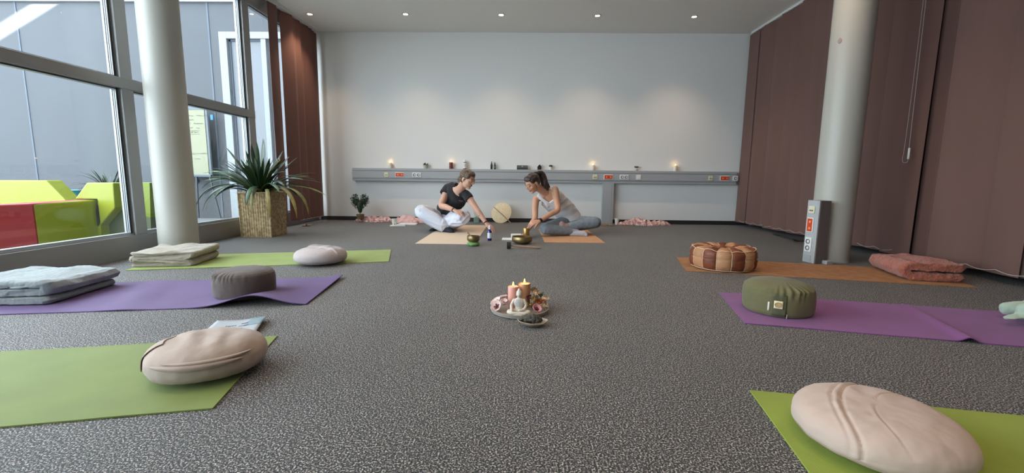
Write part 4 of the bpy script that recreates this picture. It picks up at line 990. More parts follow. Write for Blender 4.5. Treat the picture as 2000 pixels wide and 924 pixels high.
def face_mat(Hi):
    def f(c):
        p = Hi @ c
        if p.y < .05 or abs(p.z) > .08: return 0
        if abs(p.x) < .023 and (-.066 < p.z+abs(p.x)*.05 < -.0475) and p.y > .066 and (abs(p.x)/.023)**2+((p.z+.0565)/.0105)**2 < 1: return 1
        ax = abs(p.x)
        return 0
    return f
def brows(H, m, par):
    for s in (-1, 1):
        g = G(); g.tube([H @ Vector(p) for p in [(s*.013, .0855, .0285), (s*.024, .0862, .0315), (s*.036, .0815, .0325), (s*.048, .0700, .0280)]], [(.0032, .0022), (.0034, .0024), (.003, .0022), (.0014, .0014)], 10, cap='round', smooth=3); g.build('eyebrow', m, par, world=True)
        g = G(); g.tube([H @ Vector(p) for p in [(s*.018, .0805, .0045), (s*.026, .0840, .0005), (s*.035, .0835, .0003), (s*.045, .0765, .0040)]], [.0010, .0016, .0017, .0010], 8, cap='round', smooth=3); g.build('eyelashes', m, par, world=True)
def hand(g, wrist, D, N, ts, curl=(.3, .35, .4, .45), spread=.10, thumb=(.5, .5), k=1.0, r_w=.021):
    """wrist point, D towards the fingers, N out of the back of the hand, ts side of the thumb"""
    D = Vector(D).normalized(); N = Vector(N); N = (N-D*N.dot(D)).normalized(); Sd = D.cross(N)*ts
    W = Vector(wrist)
    g.tube([W-D*.012*k, W+D*.015*k, W+D*.050*k, W+D*.090*k], [(r_w*1.18, r_w*.86), (.0275*k, .0165*k), (.038*k, .0150*k), (.0385*k, .0120*k)], 20, side=Sd, cap='round', smooth=3)
    for i, (o, L) in enumerate(zip((.029, .0098, -.0098, -.029), (.072, .080, .074, .058))):
        a = spread*(1.5-i)*.5; d = (D*cos(a)+Sd*sin(a)).normalized(); p = W+D*(.080-.004*abs(i-1.2))*k+Sd*o*k; P = [p]; c = curl[i]; ang = 0
        for L_, f in ((.46, .7), (.30, 1.0), (.24, .8)):
            ang += c*f; q = d*cos(ang)-N*sin(ang); p = p+q*L*L_*k*1.08; P.append(p)
        g.tube(P, [.0095*k, .0088*k, .0078*k, .0064*k], 12, cap='round', smooth=3)
    a0 = thumb[0]; P = [W+D*.018*k+Sd*.020*k-N*.004]
    d = (D*cos(a0)+Sd*sin(a0)).normalized(); P.append(P[0]+d*.036*k); d2 = (D*cos(a0*.75)+Sd*sin(a0*.75)-N*thumb[1]*.5).normalized(); P.append(P[1]+d2*.034*k); d3 = (D*cos(a0*.5)+Sd*sin(a0*.5)-N*thumb[1]).normalized(); P.append(P[2]+d3*.026*k)
    g.tube(P, [.0145*k, .0115*k, .0098*k, .0076*k], 12, cap='round', smooth=3)
def foot(g, ankle, D, N, r=.040, L=.20, off=0):
    """ankle centre, D towards toes, N up out of the instep"""
    D = Vector(D).normalized(); N = Vector(N); N = (N-D*N.dot(D)).normalized(); A = Vector(ankle); o = off
    S_ = D.cross(N)
    g.tube([A-D*.045-N*.040, A-N*.030, A+D*.06-N*.034, A+D*.11-N*.046, A+D*(L-.045)-N*.056], [(.028+o, .030+o), (.033+o, .040+o), (.036+o, .030+o), (.043+o, .021+o), (.034+o, .014+o)], 20, side=S_, cap='round', smooth=4)
    g.tube([A+N*.035, A-N*.02], [(.034+o, .036+o), (.036+o, .040+o)], 18, cap='round', smooth=2)
def wrinkle(amp, f, axis=None, f2=3.0, seed=0):
    def d(p, n_):
        q = Vector((p.x*f, p.y*f, p.z*f))
        if axis is not None: a = Vector(axis).normalized(); q = q-a*(q.dot(a))*(1-1/f2)
        r_ = 1-abs(2*noise.noise(q+Vector((seed, 0, 0)))); r2 = noise.noise(q*2.3+Vector((0, seed, 0)))
        return n_*(amp*(r_-.5)+amp*.35*r2)
    return d
VX = .0042
# ---------- woman in the black shirt ----------
P = lambda x, y, d: at(x, y, d)
root = thing('person', 'person in black t-shirt and wide white trousers, sitting cross-legged and reaching right', 'person', (-1.02, 5.75, .004))
hc = P(912.5, 351.0, 5.50); H1 = Matrix.Translation(hc) @ frame((.84, -.42, -.30), (.33, -.06, .94)) @ Matrix.Diagonal((1.04, 1.05, 1.0, 1)); H1i = H1.inverted()
nb = P(897, 372, 5.62); shR = P(874.5, 366.5, 5.76); shL = P(909, 378, 5.60); ax = (shL-shR).normalized()
chest = P(889, 386, 5.76); waist = P(875, 407, 5.86); pel = P(869, 425, 5.90); pel.z = .115
elR = P(862, 401, 5.60); wrR = P(888, 411, 5.37); elL = P(931, 409, 5.50); wrL = P(949.5, 436, 5.42)
hipR = pel+Vector((-.095, -.03, -.005)); hipL = pel+Vector((.095, -.05, -.005)); knR = P(823, 413, 5.56); knL = P(905, 424, 5.45)
anR = P(869, 443, 5.50); anL = P(858, 443.5, 5.66); anR.z = max(anR.z, .062); anL.z = max(anL.z, .060)
up_ = (nb-pel).normalized()
b = G()
head(b, H1, nb)
b.tube([pel, waist, chest, chest.lerp(nb, .62)+up_*.0, nb+up_*.0], [(.150, .105), (.125, .090), (.148, .100), (.125, .075), (.055, .050)], 32, side=ax, cap='round', smooth=5)
b.tube([shR, P(869, 383, 5.70), elR, elR.lerp(wrR, .35), wrR], [.052, .047, .040, .039, .024], 20, cap='round', smooth=4)
b.tube([shL, P(919, 391, 5.56), elL, elL.lerp(wrL, .35), wrL], [.052, .045, .038, .037, .023], 20, cap='round', smooth=4)
b.tube([shR, nb+(shR-nb)*.25, shL.lerp(nb, .25), shL], [.045, .048, .048, .045], 16, cap='round', smooth=3)
hand(b, wrR, P(905, 415.5, 5.34)-wrR, Vector((.25, -.35, .9)), 1, (.35, .4, .45, .5), .16, (.5, .5))
hand(b, wrL, P(966, 453, 5.36)-wrL+Vector((0, 0, -.0)), Vector((.35, -.5, .75)), -1, (.18, .12, .12, .2), .22, (.45, .4))
b.tube([hipR, hipR.lerp(knR, .5), knR, knR.lerp(anR, .35), anR], [.085, .072, .055, .052, .034], 22, cap='round', smooth=4)
b.tube([hipL, hipL.lerp(knL, .5), knL, knL.lerp(anL, .35), anL], [.085, .072, .055, .052, .034], 22, cap='round', smooth=4)
foot(b, anR, (.80, -.30, -.10), (.1, .15, 1), L=.17); foot(b, anL, (-.75, -.42, -.08), (.1, .2, 1), L=.17)
tp_ = [P(934, 417, 5.44), P(931, 421, 5.44)]
fm = face_mat(H1i)
def w1m(c, n_):
    m_ = fm(c)
    if m_: return m_
    d = (c-elL).dot((wrL-elL).normalized())/(wrL-elL).length
    if .22 < d < .46 and n_.y < -.15 and abs(c.x-elL.x) < .25:
        v = noise.noise(c*55); 
        if abs(v) < .10 and (c-(elL+(wrL-elL)*d)).length < .06: return 3
    return 0
remesh(b, 'body', ['w1_skin', 'w1_lips', 'w1_brow', 'tattoo'], root, VX, 3, fn=w1m, disp=lambda p, n_: Vector((0, 0, 0)) if p.z > .012 else Vector((0, 0, .012-p.z)))
# t-shirt
g = G()
g.tube([waist-up_*.075, waist, chest, chest.lerp(nb, .60), chest.lerp(nb, .84)], [(.158, .118), (.145, .108), (.166, .118), (.146, .094), (.090, .066)], 36, side=ax, smooth=5)
def armpt(sh, mid, el, t): return sh.lerp(el, t)
seR = P(868, 378.5, 5.71); seL = P(917.5, 389, 5.56)
g.tube([P(893, 364, 5.67), P(884, 364.5, 5.71), shR+Vector((-.002, 0, -.004)), seR], [.050, .056, .060, .061], 24, cap='flat', smooth=3); g.tube([nb.lerp(shL, .35)-up_*.030, nb.lerp(shL, .7)-up_*.012, shL+Vector((0, 0, -.004)), seL], [.050, .054, .058, .059], 24, smooth=3)
lg = P(902.5, 393, 5.6)
remesh(g, 'shirt', ['black_cotton'], root, .005, 9, disp=wrinkle(.007, 11, up_, 2.2, 1))
g = G()
for k in range(5):
    a_ = (-.022+.011*k); g.tube([V3(a_-.004, 0, -.003+.004*sin(k*2)-.003*k*.4), V3(a_, -.001, .003*cos(k*1.7)-.003*k*.4), V3(a_+.004, 0, -.002-.003*k*.4)], .0018, 6)
lo = P(900.5, 392, 5.615); o = g.build('shirt_print', 'logo_red', root); o.location = lo-root.location; LOGO = o
# trousers, wide legs
g = G()
g.ball(pel+Vector((0, .0, -.005)), (.185, .150, .112), 32, 20)
g.tube([pel+Vector((0, 0, .0)), waist-up_*.045], [(.160, .120), (.130, .092)], 30, side=ax, smooth=3)
g.tube([hipR, hipR.lerp(knR, .5)+Vector((0, 0, .012)), knR, knR.lerp(anR, .45)+Vector((-.01, -.01, .0)), knR.lerp(anR, .92)], [.116, .106, .080, .088, .078], 28, cap='round', smooth=5)
g.tube([hipL, hipL.lerp(knL, .5)+Vector((0, 0, .01)), knL, knL.lerp(anL, .45), knL.lerp(anL, .90)], [.115, .108, .088, .086, .074], 28, cap='round', smooth=5)
def trw(p, n_):
    d = wrinkle(.017, 15, (.75, -.1, -.35) if p.x < -.98 else (-.65, .1, -.3), 4.5, 4)(p, n_)
    if p.z+d.z < .008: d.z = .008-p.z
    return d
remesh(g, 'trousers', 'white_trousers', root, .005, 3, disp=trw)
for (a_, D_, m_, nm) in ((anR, (.80, -.30, -.10), 'navy_sock', 'sock'), (anL, (-.75, -.42, -.08), 'black_sock', 'sock')):
    g = G(); foot(g, a_, D_, (.1, .15, 1), L=.17, off=.007); g.tube([a_+(knR if m_ == 'navy_sock' else knL)*.0+Vector((0, 0, .0)), a_+((knR if m_ == 'navy_sock' else knL)-a_)*.25], [.046, .048], 18, smooth=2)
    remesh(g, nm, m_, root, .004, 2, disp=lambda p, n_: Vector((0, 0, max(0, .007-p.z))))
# hair: pulled back, with a low knot
g = G()
g.ball((0, -.024, .044), (.080, .092, .086), 30, 20, M4=H1); g.ball((0, .022, .078), (.058, .058, .044), 24, 14, M4=H1); g.ball((0, -.060, -.005), (.062, .052, .055), 24, 16, M4=H1)
for s in (-1, 1): g.ball((s*.052, .014, .052), (.029, .048, .040), 20, 12, M4=H1)
g.tube([H1 @ Vector(q_) for q_ in [(.03, -.080, -.015), (.02, -.100, -.030), (-.01, -.105, -.045), (-.02, -.092, -.062)]], [.020, .022, .021, .012], 16, cap='round', smooth=4)
g.ball((0, -.088, -.030), (.034, .032, .034), 18, 12, M4=H1)
remesh(g, 'hair', 'w1_hair', root, .004, 2, disp=lambda p, n_: n_*.0028*sin(60*(H1i @ p).z+26*(H1i @ p).y+3*noise.noise(p*30)))
brows(H1, 'w1_brow', root)
# glasses
g = G()
for s in (-1, 1): g.tube([H1 @ Vector((s*.033+.024*cos(k*pi/10), .100-.006*abs(cos(k*pi/10))*(1 if s*cos(k*pi/10) > 0 else -.2), .004+.021*sin(k*pi/10))) for k in range(21)], .0013, 6); g.tube([H1 @ Vector((s*.057, .095, .010)), H1 @ Vector((s*.080, .04, .012)), H1 @ Vector((s*.082, -.012, .014))], .0013, 6)
g.tube([H1 @ Vector((-.009, .1, .010)), H1 @ Vector((0, .103, .013)), H1 @ Vector((.009, .1, .010))], .0013, 6)
g.build('glasses', 'gold_wire', root, world=True)
def band(name, w, D, r, m, par, wd=.012):
    D = Vector(D).normalized(); g = G(); g.tube([w-D*wd, w-D*wd*.6, w+D*wd*.6, w+D*wd], [r*.96, r, r, r*.96], 24); return g.build(name, m, par, world=True)
band('bracelet', wrL-(wrL-elL).normalized()*.012, wrL-elL, .0275, 'steel', root, .007); band('wristwatch', wrR-(wrR-elR).normalized()*.016, wrR-elR, .0295, 'steel', root, .013)

# ---------- woman in the white top ----------
root2 = thing('person', 'person in white sleeveless top and grey leggings, ponytail, bending over the bowl', 'person', (.62, 5.45, .004))
hc = P(1040.5, 358.5, 5.28); H2 = Matrix.Translation(hc) @ frame((-.74, -.46, -.50), (-.42, -.30, .86)); H2i = H2.inverted()
nb = P(1066, 376, 5.42); shL = P(1084, 371, 5.42); shR = P(1047, 389, 5.44); ax = (shR-shL).normalized()
chest = P(1081, 392, 5.50); waist = P(1106, 414, 5.60); pel = P(1116, 430, 5.64); pel.z = .125
elL = P(1089, 410, 5.27); wrL = P(1054, 431.5, 5.12); elR = P(1045, 426, 5.30); wrR = P(1031, 450, 5.17)
hipR = pel+Vector((-.09, -.05, 0)); hipL = pel+Vector((.09, -.02, 0)); knR = P(1064, 447, 5.20); knL = P(1164, 434.5, 5.44)
knR.z = max(knR.z, .072); anR = P(1124, 455.5, 5.33); anR.z = .048; anL = P(1098, 444, 5.30)
up_ = (nb-pel).normalized()
b = G(); head(b, H2, nb, nr=.050)
b.tube([pel, waist, chest, chest.lerp(nb, .55), nb-up_*.01], [(.145, .105), (.112, .084), (.130, .092), (.118, .070), (.055, .05)], 32, side=ax, cap='round', smooth=5)
b.tube([shL, P(1087, 391, 5.36), elL, elL.lerp(wrL, .35), wrL], [.047, .040, .034, .034, .0215], 20, cap='round', smooth=4)
b.tube([shR, P(1045, 407, 5.38), elR, elR.lerp(wrR, .35), wrR], [.046, .040, .034, .033, .0215], 20, cap='round', smooth=4)
b.tube([shR, nb+(shR-nb)*.3-up_*.02, nb+(shL-nb)*.35-up_*.01, shL], [.042, .045, .045, .044], 16, cap='round', smooth=3)
hand(b, wrL, P(1028, 439.5, 5.06)-wrL, Vector((-.1, -.55, .85)), -1, (.22, .26, .30, .34), .20, (.55, .9))
hand(b, wrR, P(1017, 462, 5.13)-wrR, Vector((-.55, .2, .75)), 1, (.5, .5, .5, .5), .10, (.5, .8), k=.92)
b.tube([hipR, hipR.lerp(knR, .5), knR, knR.lerp(anR, .3), anR], [.082, .068, .050, .048, .032], 22, cap='round', smooth=4)
b.tube([hipL, hipL.lerp(knL, .5), knL, knL.lerp(anL, .3), anL], [.082, .068, .052, .048, .032], 22, cap='round', smooth=4)
foot(b, anR, (.90, -.12, -.02), (.1, .9, .5), L=.17); foot(b, anL, (-.86, -.12, .0), (.1, .35, .9), L=.17)
fm2 = face_mat(H2i)
remesh(b, 'body', ['w2_skin', 'w2_lips', 'w2_brow'], root2, VX, 3, fn=lambda c, n_: fm2(c), disp=lambda p, n_: Vector((0, 0, 0)) if p.z > .009 else Vector((0, 0, .009-p.z)))
g = G()
g.tube([waist.lerp(pel, .78), waist, chest, chest.lerp(nb, .42)], [(.160, .118), (.134, .102), (.148, .108), (.138, .094)], 36, side=ax, smooth=5)
nF = ax.cross(up_).normalized(); nF = nF if nF.y < 0 else -nF
for sh_, q_ in ((shL, .42), (shR, .45)):
    sg = 1 if (sh_-chest).dot(ax) > 0 else -1
    s0 = chest.lerp(nb, .12)+ax*sg*.070+nF*.086; sm_ = chest.lerp(nb, .62)+ax*sg*.080+nF*.066; s1 = nb.lerp(sh_, .62)+up_*.036; s2 = chest.lerp(nb, .6)+ax*sg*.085-nF*.070; s3 = chest.lerp(nb, .1)+ax*sg*.075-nF*.080
    g.tube([s0, sm_, s1, s2, s3], [(.034, .010), (.025, .008), (.021, .007), (.025, .008), (.034, .010)], 14, side=ax, cap='round', smooth=4)
remesh(g, 'tank_top', 'grey_top', root2, .0048, 3, disp=wrinkle(.008, 12, (.8, 0, .35), 2.6, 3))
g = G()
g.ball(pel, (.160, .135, .112), 32, 20); g.tube([pel, waist-up_*.02], [(.155, .116), (.124, .094)], 28, side=ax, smooth=3)
g.tube([hipR, hipR.lerp(knR, .5), knR, knR.lerp(anR, .3), knR.lerp(anR, .82)], [.096, .084, .064, .062, .046], 26, cap='round', smooth=5)
g.tube([hipL, hipL.lerp(knL, .5), knL, knL.lerp(anL, .3), knL.lerp(anL, .76)], [.098, .086, .068, .064, .048], 26, cap='round', smooth=5)
def lgw(p, n_):
    d = wrinkle(.0022, 18, None, 1, 7)(p, n_)
    if p.z+d.z < .006: d.z = .006-p.z
    return d
remesh(g, 'leggings', 'leggings', root2, .0048, 3, disp=lgw)
for (a_, kn_, D_, N_, m_) in ((anR, knR, (.90, -.12, -.02), (.1, .9, .5), 'pale_sock'), (anL, knL, (-.86, -.12, .0), (.1, .35, .9), 'rose_sock')):
    g = G(); foot(g, a_, D_, N_, L=.17, off=.006); g.tube([a_, a_.lerp(kn_, .16)], [.042, .043], 18, smooth=2)
    remesh(g, 'sock', m_, root2, .004, 2, disp=lambda p, n_: Vector((0, 0, max(0, .0055-p.z))))
g = G()
g.ball((0, -.024, .042), (.0775, .088, .084), 30, 20, M4=H2); g.ball((0, -.055, .0), (.060, .050, .055), 24, 16, M4=H2)
for s in (-1, 1): g.ball((s*.050, .004, .050), (.028, .046, .040), 20, 12, M4=H2)
g.ball((0, .030, .080), (.062, .052, .040), 24, 14, M4=H2)
remesh(g, 'hair', 'w2_hair', root2, .004, 2, disp=lambda p, n_: n_*.002*sin(70*(H2i @ p).x+3*noise.noise(p*30)))
g = G(); pb = H2 @ Vector((0, -.085, .088))
g.tube([H2 @ Vector((0, -.070, .075)), pb, P(1057, 338.5, 5.36), P(1061, 345, 5.37), P(1063, 355, 5.37), P(1067, 364, 5.37), P(1069, 370, 5.36)], [.022, .024, .033, .038, .044, .040, .016], 20, cap='round', smooth=5)
for k in range(9):
    a_ = k*.7; o_ = Vector((cos(a_), sin(a_)*.6, .3*sin(a_*2)))*.026
    g.tube([P(1058, 342, 5.36)+o_, P(1061+1.5*sin(k*2), 354, 5.36)+o_*1.2, P(1065+5*sin(k*1.7), 366+2*cos(k), 5.35)+o_*1.3], [.012, .013, .004], 10, cap='round', smooth=4)
remesh(g, 'ponytail', 'w2_hair', root2, .004, 2, disp=lambda p, n_: n_*(.006*noise.noise(Vector((p.x*40, p.y*40, p.z*16)))+.002*noise.noise(Vector((p.x*120, p.y*120, p.z*40)))))
brows(H2, 'w2_brow', root2)
band('hair_tie', pb, Vector((pb-(H2 @ Vector((0, -.070, .075))))), .0265, 'black_plastic', root2, .006)
band('wristwatch', wrL-(wrL-elL).normalized()*.012, wrL-elL, .0275, 'steel', root2, .014)
# gold tube she is holding, standing on the carpet behind the bowl
q = P(1027.5, 466, 5.06); th_ = P(1027, 445.5, 5.06).z; print('tin', th_); q.z = 0
t = thing('gold_tin', 'tall gold tin held upright behind the large singing bowl', 'tin', (q.x, q.y, 0))
g = G(); g.lathe([(.037, 0), (.0385, .002), (.0385, .054), (.0372, .055), (.0372, .057), (.0385, .058), (.0385, th_-.002), (.0375, th_), (.034, th_), (.034, th_-.04), (.001, th_-.04)], 36); g.build('tin', 'gold', t, angle=50)
# ================= POTTED PLANT IN BASKET =================
M['basket'] = mat('water_hyacinth_weave', (200, 176, 136), .85, bump=.6, bscale=160, var=1, vscale=34, vrgb=(148, 122, 86), bdist=.002)
M['soil'] = mat('soil', (52, 42, 34), .95)
M['leaf'] = mat('dark_strap_leaf', (48, 70, 38), .38, var=1, vscale=7, vrgb=(30, 46, 30), coat=.15); M['leaf_b'] = mat('mid_strap_leaf', (70, 94, 52), .38, var=1, vscale=7, vrgb=(58, 84, 50)); M['leaf_y'] = mat('yellowing_leaf', (150, 130, 66), .5, var=1, vscale=9, vrgb=(96, 98, 48))
c0 = fl(470, 463.5); c1 = fl(531.5, 464.0)
BW = (c1-c0).length; BH = .50; yv = unit(V3(-(c1-c0).y, (c1-c0).x)); bz = math.atan2((c1-c0).y, (c1-c0).x)
cc = (c0+c1)/2+yv*BW*.5; print('basket', BW, cc)
t = thing('potted_plant', 'potted plant with arching strap leaves in a square woven basket by the windows', 'plant', (cc.x, cc.y, 0), bz)
g = G()
def weave(u, v, hw, face):
    # u across one face 0..1, v up 0..1
    cols = 13; cu = u*cols; k = int(cu); f = cu-k
    rows = 26; ph = (v*rows+abs(f-.5)*1.4) % 1.0
    d = .008*sin(pi*f)**.6*(.45+.55*abs(sin(pi*ph)))
    w_ = hw*(1-.05*(1-v))+d-.006
    x = (u-.5)*2*hw*(1-.05*(1-v))
    return Matrix.Rotation(face*pi/2, 4, 'Z') @ Vector((x, -w_, v*BH))
for f_ in range(4): g.grid(lambda u, v: weave(min(u, .99999), v, BW/2, f_), 105, 105)
g.build('basket', 'basket', t, angle=180)
g = G(); hw = BW/2
for a, b in (((-1, -1), (1, -1)), ((1, -1), (1, 1)), ((1, 1), (-1, 1)), ((-1, 1), (-1, -1))):
    g.tube([V3(a[0]*hw*.985, a[1]*hw*.985, BH), V3(b[0]*hw*.985, b[1]*hw*.985, BH)], .011, 10, cap='round')
    g.tube([V3(a[0]*hw*.94, a[1]*hw*.94, .004), V3(a[0]*hw*.985, a[1]*hw*.985, BH)], .010, 10, cap='round')
g.build('basket_rim', 'basket', t)
g = G(); g.box((0, 0, BH-.05), (BW*.93, BW*.93, .02)); g.build('soil', 'soil', t, smooth=False)
def leaf(g, base, az, L, el, droop, w, fold_=.25, n=14, twist=0):
    """strap leaf: starts at elevation el and bends down by droop over its length"""
    p = Vector(base); P = [p.copy()]; e = el
    for i in range(n): e = el-droop*((i+1)/n)**1.25; p = p+Vector((cos(az)*cos(e), sin(az)*cos(e), sin(e)))*(L/n); P.append(p.copy())
    sd = Vector((-sin(az), cos(az), 0)); vs = []; 
    for i, q_ in enumerate(P):
        u = i/n; ww = w*(.55+.45*min(1, u*4))*(1-max(0, (u-.72)/.28)**1.7)*.5+.0006
        T_ = (P[min(i+1, n)]-P[max(i-1, 0)]).normalized(); s_ = (Matrix.Rotation(twist*u, 3, T_) @ sd); N_ = T_.cross(s_)*-1
        vs += [q_-s_*ww+N_*ww*fold_, q_, q_+s_*ww+N_*ww*fold_]
    g.add(vs, [(3*i+j, 3*i+j+1, 3*i+j+4, 3*i+j+3) for i in range(n) for j in (0, 1)])
    return P[-1]
rnd = random.Random(11); g = G(); gb = G(); 
for k in range(76):
    az = rnd.uniform(0, 2*pi); ring = rnd.random()
    L = .42+.30*ring*rnd.uniform(.8, 1.1); el = R(86-50*ring+rnd.uniform(-8, 8)); dr = R(10+95*ring*rnd.uniform(.7, 1.15))
    b = (cos(az)*.05*rnd.random()-.02, sin(az)*.05*rnd.random(), BH-.04)
    leaf(g if rnd.random() < .65 else gb, b, az, L, el, dr, rnd.uniform(.030, .046), twist=rnd.uniform(-.5, .5))
# leaves read off the photograph: azimuth (0 right, 180 left, 270 camera), length, elevation, droop
for az, L, el, dr in [(178, .66, 48, 78), (172, .58, 52, 30), (165, .70, 64, 22), (185, .60, 62, 60), (150, .55, 75, 12), (95, .68, 82, 6), (80, .66, 84, 4), (120, .68, 74, 8), (140, .62, 80, 6), (30, .60, 62, 25), (15, .66, 50, 52), (8, .72, 44, 66), (0, .70, 52, 74), (350, .60, 52, 100), (200, .74, 48, 118), (192, .80, 46, 120), (210, .66, 44, 128), (188, .70, 60, 110), (330, .72, 46, 112), (345, .74, 44, 122), (280, .52, 50, 130), (60, .60, 70, 16), (45, .56, 66, 20)]:
    leaf(g, (cos(R(az))*.03-.02, sin(R(az))*.03, BH-.04), R(az), L, R(el), R(dr), .044, twist=rnd.uniform(-.2, .2))
g.build('foliage', 'leaf', t, solid=.0016, angle=180); gb.build('foliage', 'leaf_b', t, solid=.0016, angle=180)
g = G()
for az, L, el, dr, bx in [(300, .72, 34, 124, .08), (322, .78, 36, 122, .12), (284, .62, 38, 126, .04), (338, .74, 38, 122, .12), (2, .74, 30, 64, .05)]:
    leaf(g, (bx, -.06, BH-.02), R(az), L, R(el), R(dr), .036, twist=.3)
g.build('drooping_leaves', 'leaf_y', t, solid=.0016, angle=180)
g = G(); g.tube([V3(.0, 0, BH-.03), V3(.08, .02, BH+.22), V3(.19, .04, BH+.36)], [.007, .005, .004], 8, smooth=5)
for k in range(7): a_ = k*.9; g.ball(V3(.19+.014*cos(a_), .04+.014*sin(a_), BH+.365+.010*sin(a_*2)), (.009, .009, .012), 8, 6)
g.build('seed_stalk', 'leaf_y', t)
# plant outdoors behind the lime seat
p_ = at(212, 357, 6.3); q = V3(p_.x, 6.3); t = thing('outdoor_grass_plant', 'dim tufted grass plant behind the tall lime seat outside', 'plant', (q.x, q.y, -.02))
g = G(); g.lathe([(.12, 0), (.15, .02), (.18, .42), (.17, .43), (.16, .40), (.01, .40)], 24); g.build('pot', 'facade', t)
g = G()
for k in range(46): a_ = rnd.uniform(0, 2*pi); leaf(g, (.03*cos(a_), .03*sin(a_), .40), a_, rnd.uniform(.30, .48), R(rnd.uniform(50, 85)), R(rnd.uniform(20, 100)), .018, n=9)
g.build('foliage', 'leaf', t, solid=.001, angle=180)

# ================= ON THE TRUNKING =================
SZ = zt1; SY = YB-.045
def sx(px): return at(px, 330, SY).x
M['wax_white'] = mat('white_wax', (238, 230, 214), .5, sss=.4); M['wax_red'] = mat('dark_red_wax', (112, 52, 50), .5)
lb_ = {762: 'lit white candle at the left end of the wall trunking', 1158: 'lit white candle on the trunking just left of the vertical riser', 1319: 'lit white candle on the right stretch of the wall trunking'}
for px, r, h in ((762, .027, .083), (1158, .026, .080), (1319, .027, .082)):
    candle(lb_[px], 0, 0, r, h, 'wax_white', z0=SZ+.0005, loc=V3(sx(px), SY), group='white candles on the wall trunking', lit=1.2)
candle('lit dark red candle on the trunking beside the white spray can', 0, 0, .028, .100, 'wax_red', z0=SZ+.0005, loc=V3(sx(881), SY), top='wax_red')
M['pot_grey'] = mat('pale_pot', (188, 184, 178), .6); M['pot_white'] = mat('white_pot', (228, 224, 214), .5); M['dark_leaf'] = mat('dark_succulent', (44, 62, 44), .6)
# hanging succulent pot
t = thing('potted_succulent', 'small succulent in a pale tapered pot on the trunking near the left candle', 'plant', (sx(831), SY, SZ))
g = G(); g.lathe([(.022, 0), (.026, .002), (.036, .052), (.034, .054), (.031, .046), (.001, .046)], 24); g.build('pot', 'pot_grey', t)
g = G()
for k in range(16): a_ = k*2.4; leaf(g, (.008*cos(a_), .008*sin(a_), .045), a_, .034+.012*(k % 3), R(75-4*k), R(18), .016, fold_=.5, n=5)
g.build('foliage', 'dark_leaf', t, solid=.002)
# spray can
t = thing('spray_can', 'white spray can with black bands on the trunking above the woman in black', 'spray can', (sx(908), SY, SZ))
g = G(); g.lathe([(.024, 0), (.026, .002), (.026, .100), (.020, .108), (.020, .110)], 28); g.build('can', 'socket_white', t)
g = G(); g.lathe([(.0262, .000), (.0266, .001), (.0266, .010), (.0262, .011)], 28); g.lathe([(.0262, .094), (.0266, .095), (.0266, .103), (.0262, .104)], 28); g.build('bands', 'black_plastic', t)
g = G(); g.lathe([(.0175, .108), (.0175, .140), (.016, .144), (.001, .145)], 24); g.build('cap', 'socket_white', t)
g = G()
for k in range(7): g.box((-.006+.004*(k % 3), -.0264, .035+.007*k), (.012+.003*(k % 2), .0008, .004), M4=Matrix.Rotation(.3*(k % 3-1), 4, 'Z'))
g.build('emblem', 'black_plastic', t)
def dropper(px, label, h, m, band_, y=SY):
    t = thing('dropper_bottle', label, 'bottle', (sx(px), y, SZ)); g = G()
    g.lathe([(.015, 0), (.0165, .002), (.0165, h*.55), (.013, h*.62), (.0085, h*.66)], 22); g.build('bottle', m, t)
    g = G(); g.lathe([(.0095, h*.66), (.0095, h*.78), (.0065, h*.81), (.006, h*.94), (.003, h), (.001, h)], 16); g.build('dropper_cap', 'black_plastic', t)
    if band_: g = G(); g.lathe([(.0166, h*.12), (.0169, h*.125), (.0169, h*.45), (.0166, h*.455)], 22); g.build('label_band', band_, t)
dropper(960, 'tall black dropper bottle on the trunking, left one of the pair', .122, 'black_plastic', None)
dropper(966.5, 'shorter dark dropper bottle with teal label, right one of the pair', .108, 'amber', 'mint_label', SY-.006)
M['speaker'] = mat('grey_speaker_mesh', (88, 88, 88), .85, bump=.6, bscale=600)
t = thing('portable_speaker', 'grey oblong portable speaker on the trunking left of the ponytail', 'speaker', (sx(1020), SY, SZ))
g = G(); P_ = [(-.085, 0, .033), (.085, 0, .033)]; g.tube([V3(*P_[0]), V3(*P_[1])], [(.033, .033)]*2, 28); g.build('body', 'speaker', t, bevel=.006)
g = G(); g.box((0, -.0325, .046), (.018, .004, .010)); g.build('badge', 'socket_white', t, bevel=.003)
g = G(); g.box((.10, -.01, .003), (.07, .012, .006)); tag(g.build('charging_cable', 'cable', bevel=.002), 'short black cable lying beside the portable speaker', 'cable').location = (sx(1020), SY, SZ+.0005)
def house(px, label):
    t = thing('lantern_house', label, 'ornament', (sx(px), SY, SZ)); g = G(); g.prism([(-.030, 0), (.030, 0), (.030, .045), (0, .078), (-.030, .045)], -.02, .02, Matrix.Rotation(pi/2, 4, 'X')); g.build('house', 'black_plastic', t, smooth=False, bevel=.002)
    g = G(); g.box((0, 0, .06), (.0, .0, .0)) if False else g.add([(-.036, -.024, .040), (0, -.024, .084), (.036, -.024, .040), (-.036, .024, .040), (0, .024, .084), (.036, .024, .040), (-.033, -.024, .036), (0, -.024, .078), (.033, -.024, .036), (-.033, .024, .036), (0, .024, .078), (.033, .024, .036)], [(0, 1, 4, 3), (1, 2, 5, 4), (6, 9, 10, 7), (7, 10, 11, 8), (0, 6, 7, 1), (1, 7, 8, 2), (3, 4, 10, 9), (4, 5, 11, 10), (0, 3, 9, 6), (2, 8, 11, 5)]); g.build('roof', 'black_plastic', t, smooth=False)
house(1053.5, 'tiny black house ornament on the trunking above the ponytail')
t = thing('potted_succulent', 'tiny round green plant in a white pot on the trunking right of the black house', 'plant', (sx(1075.5), SY, SZ))
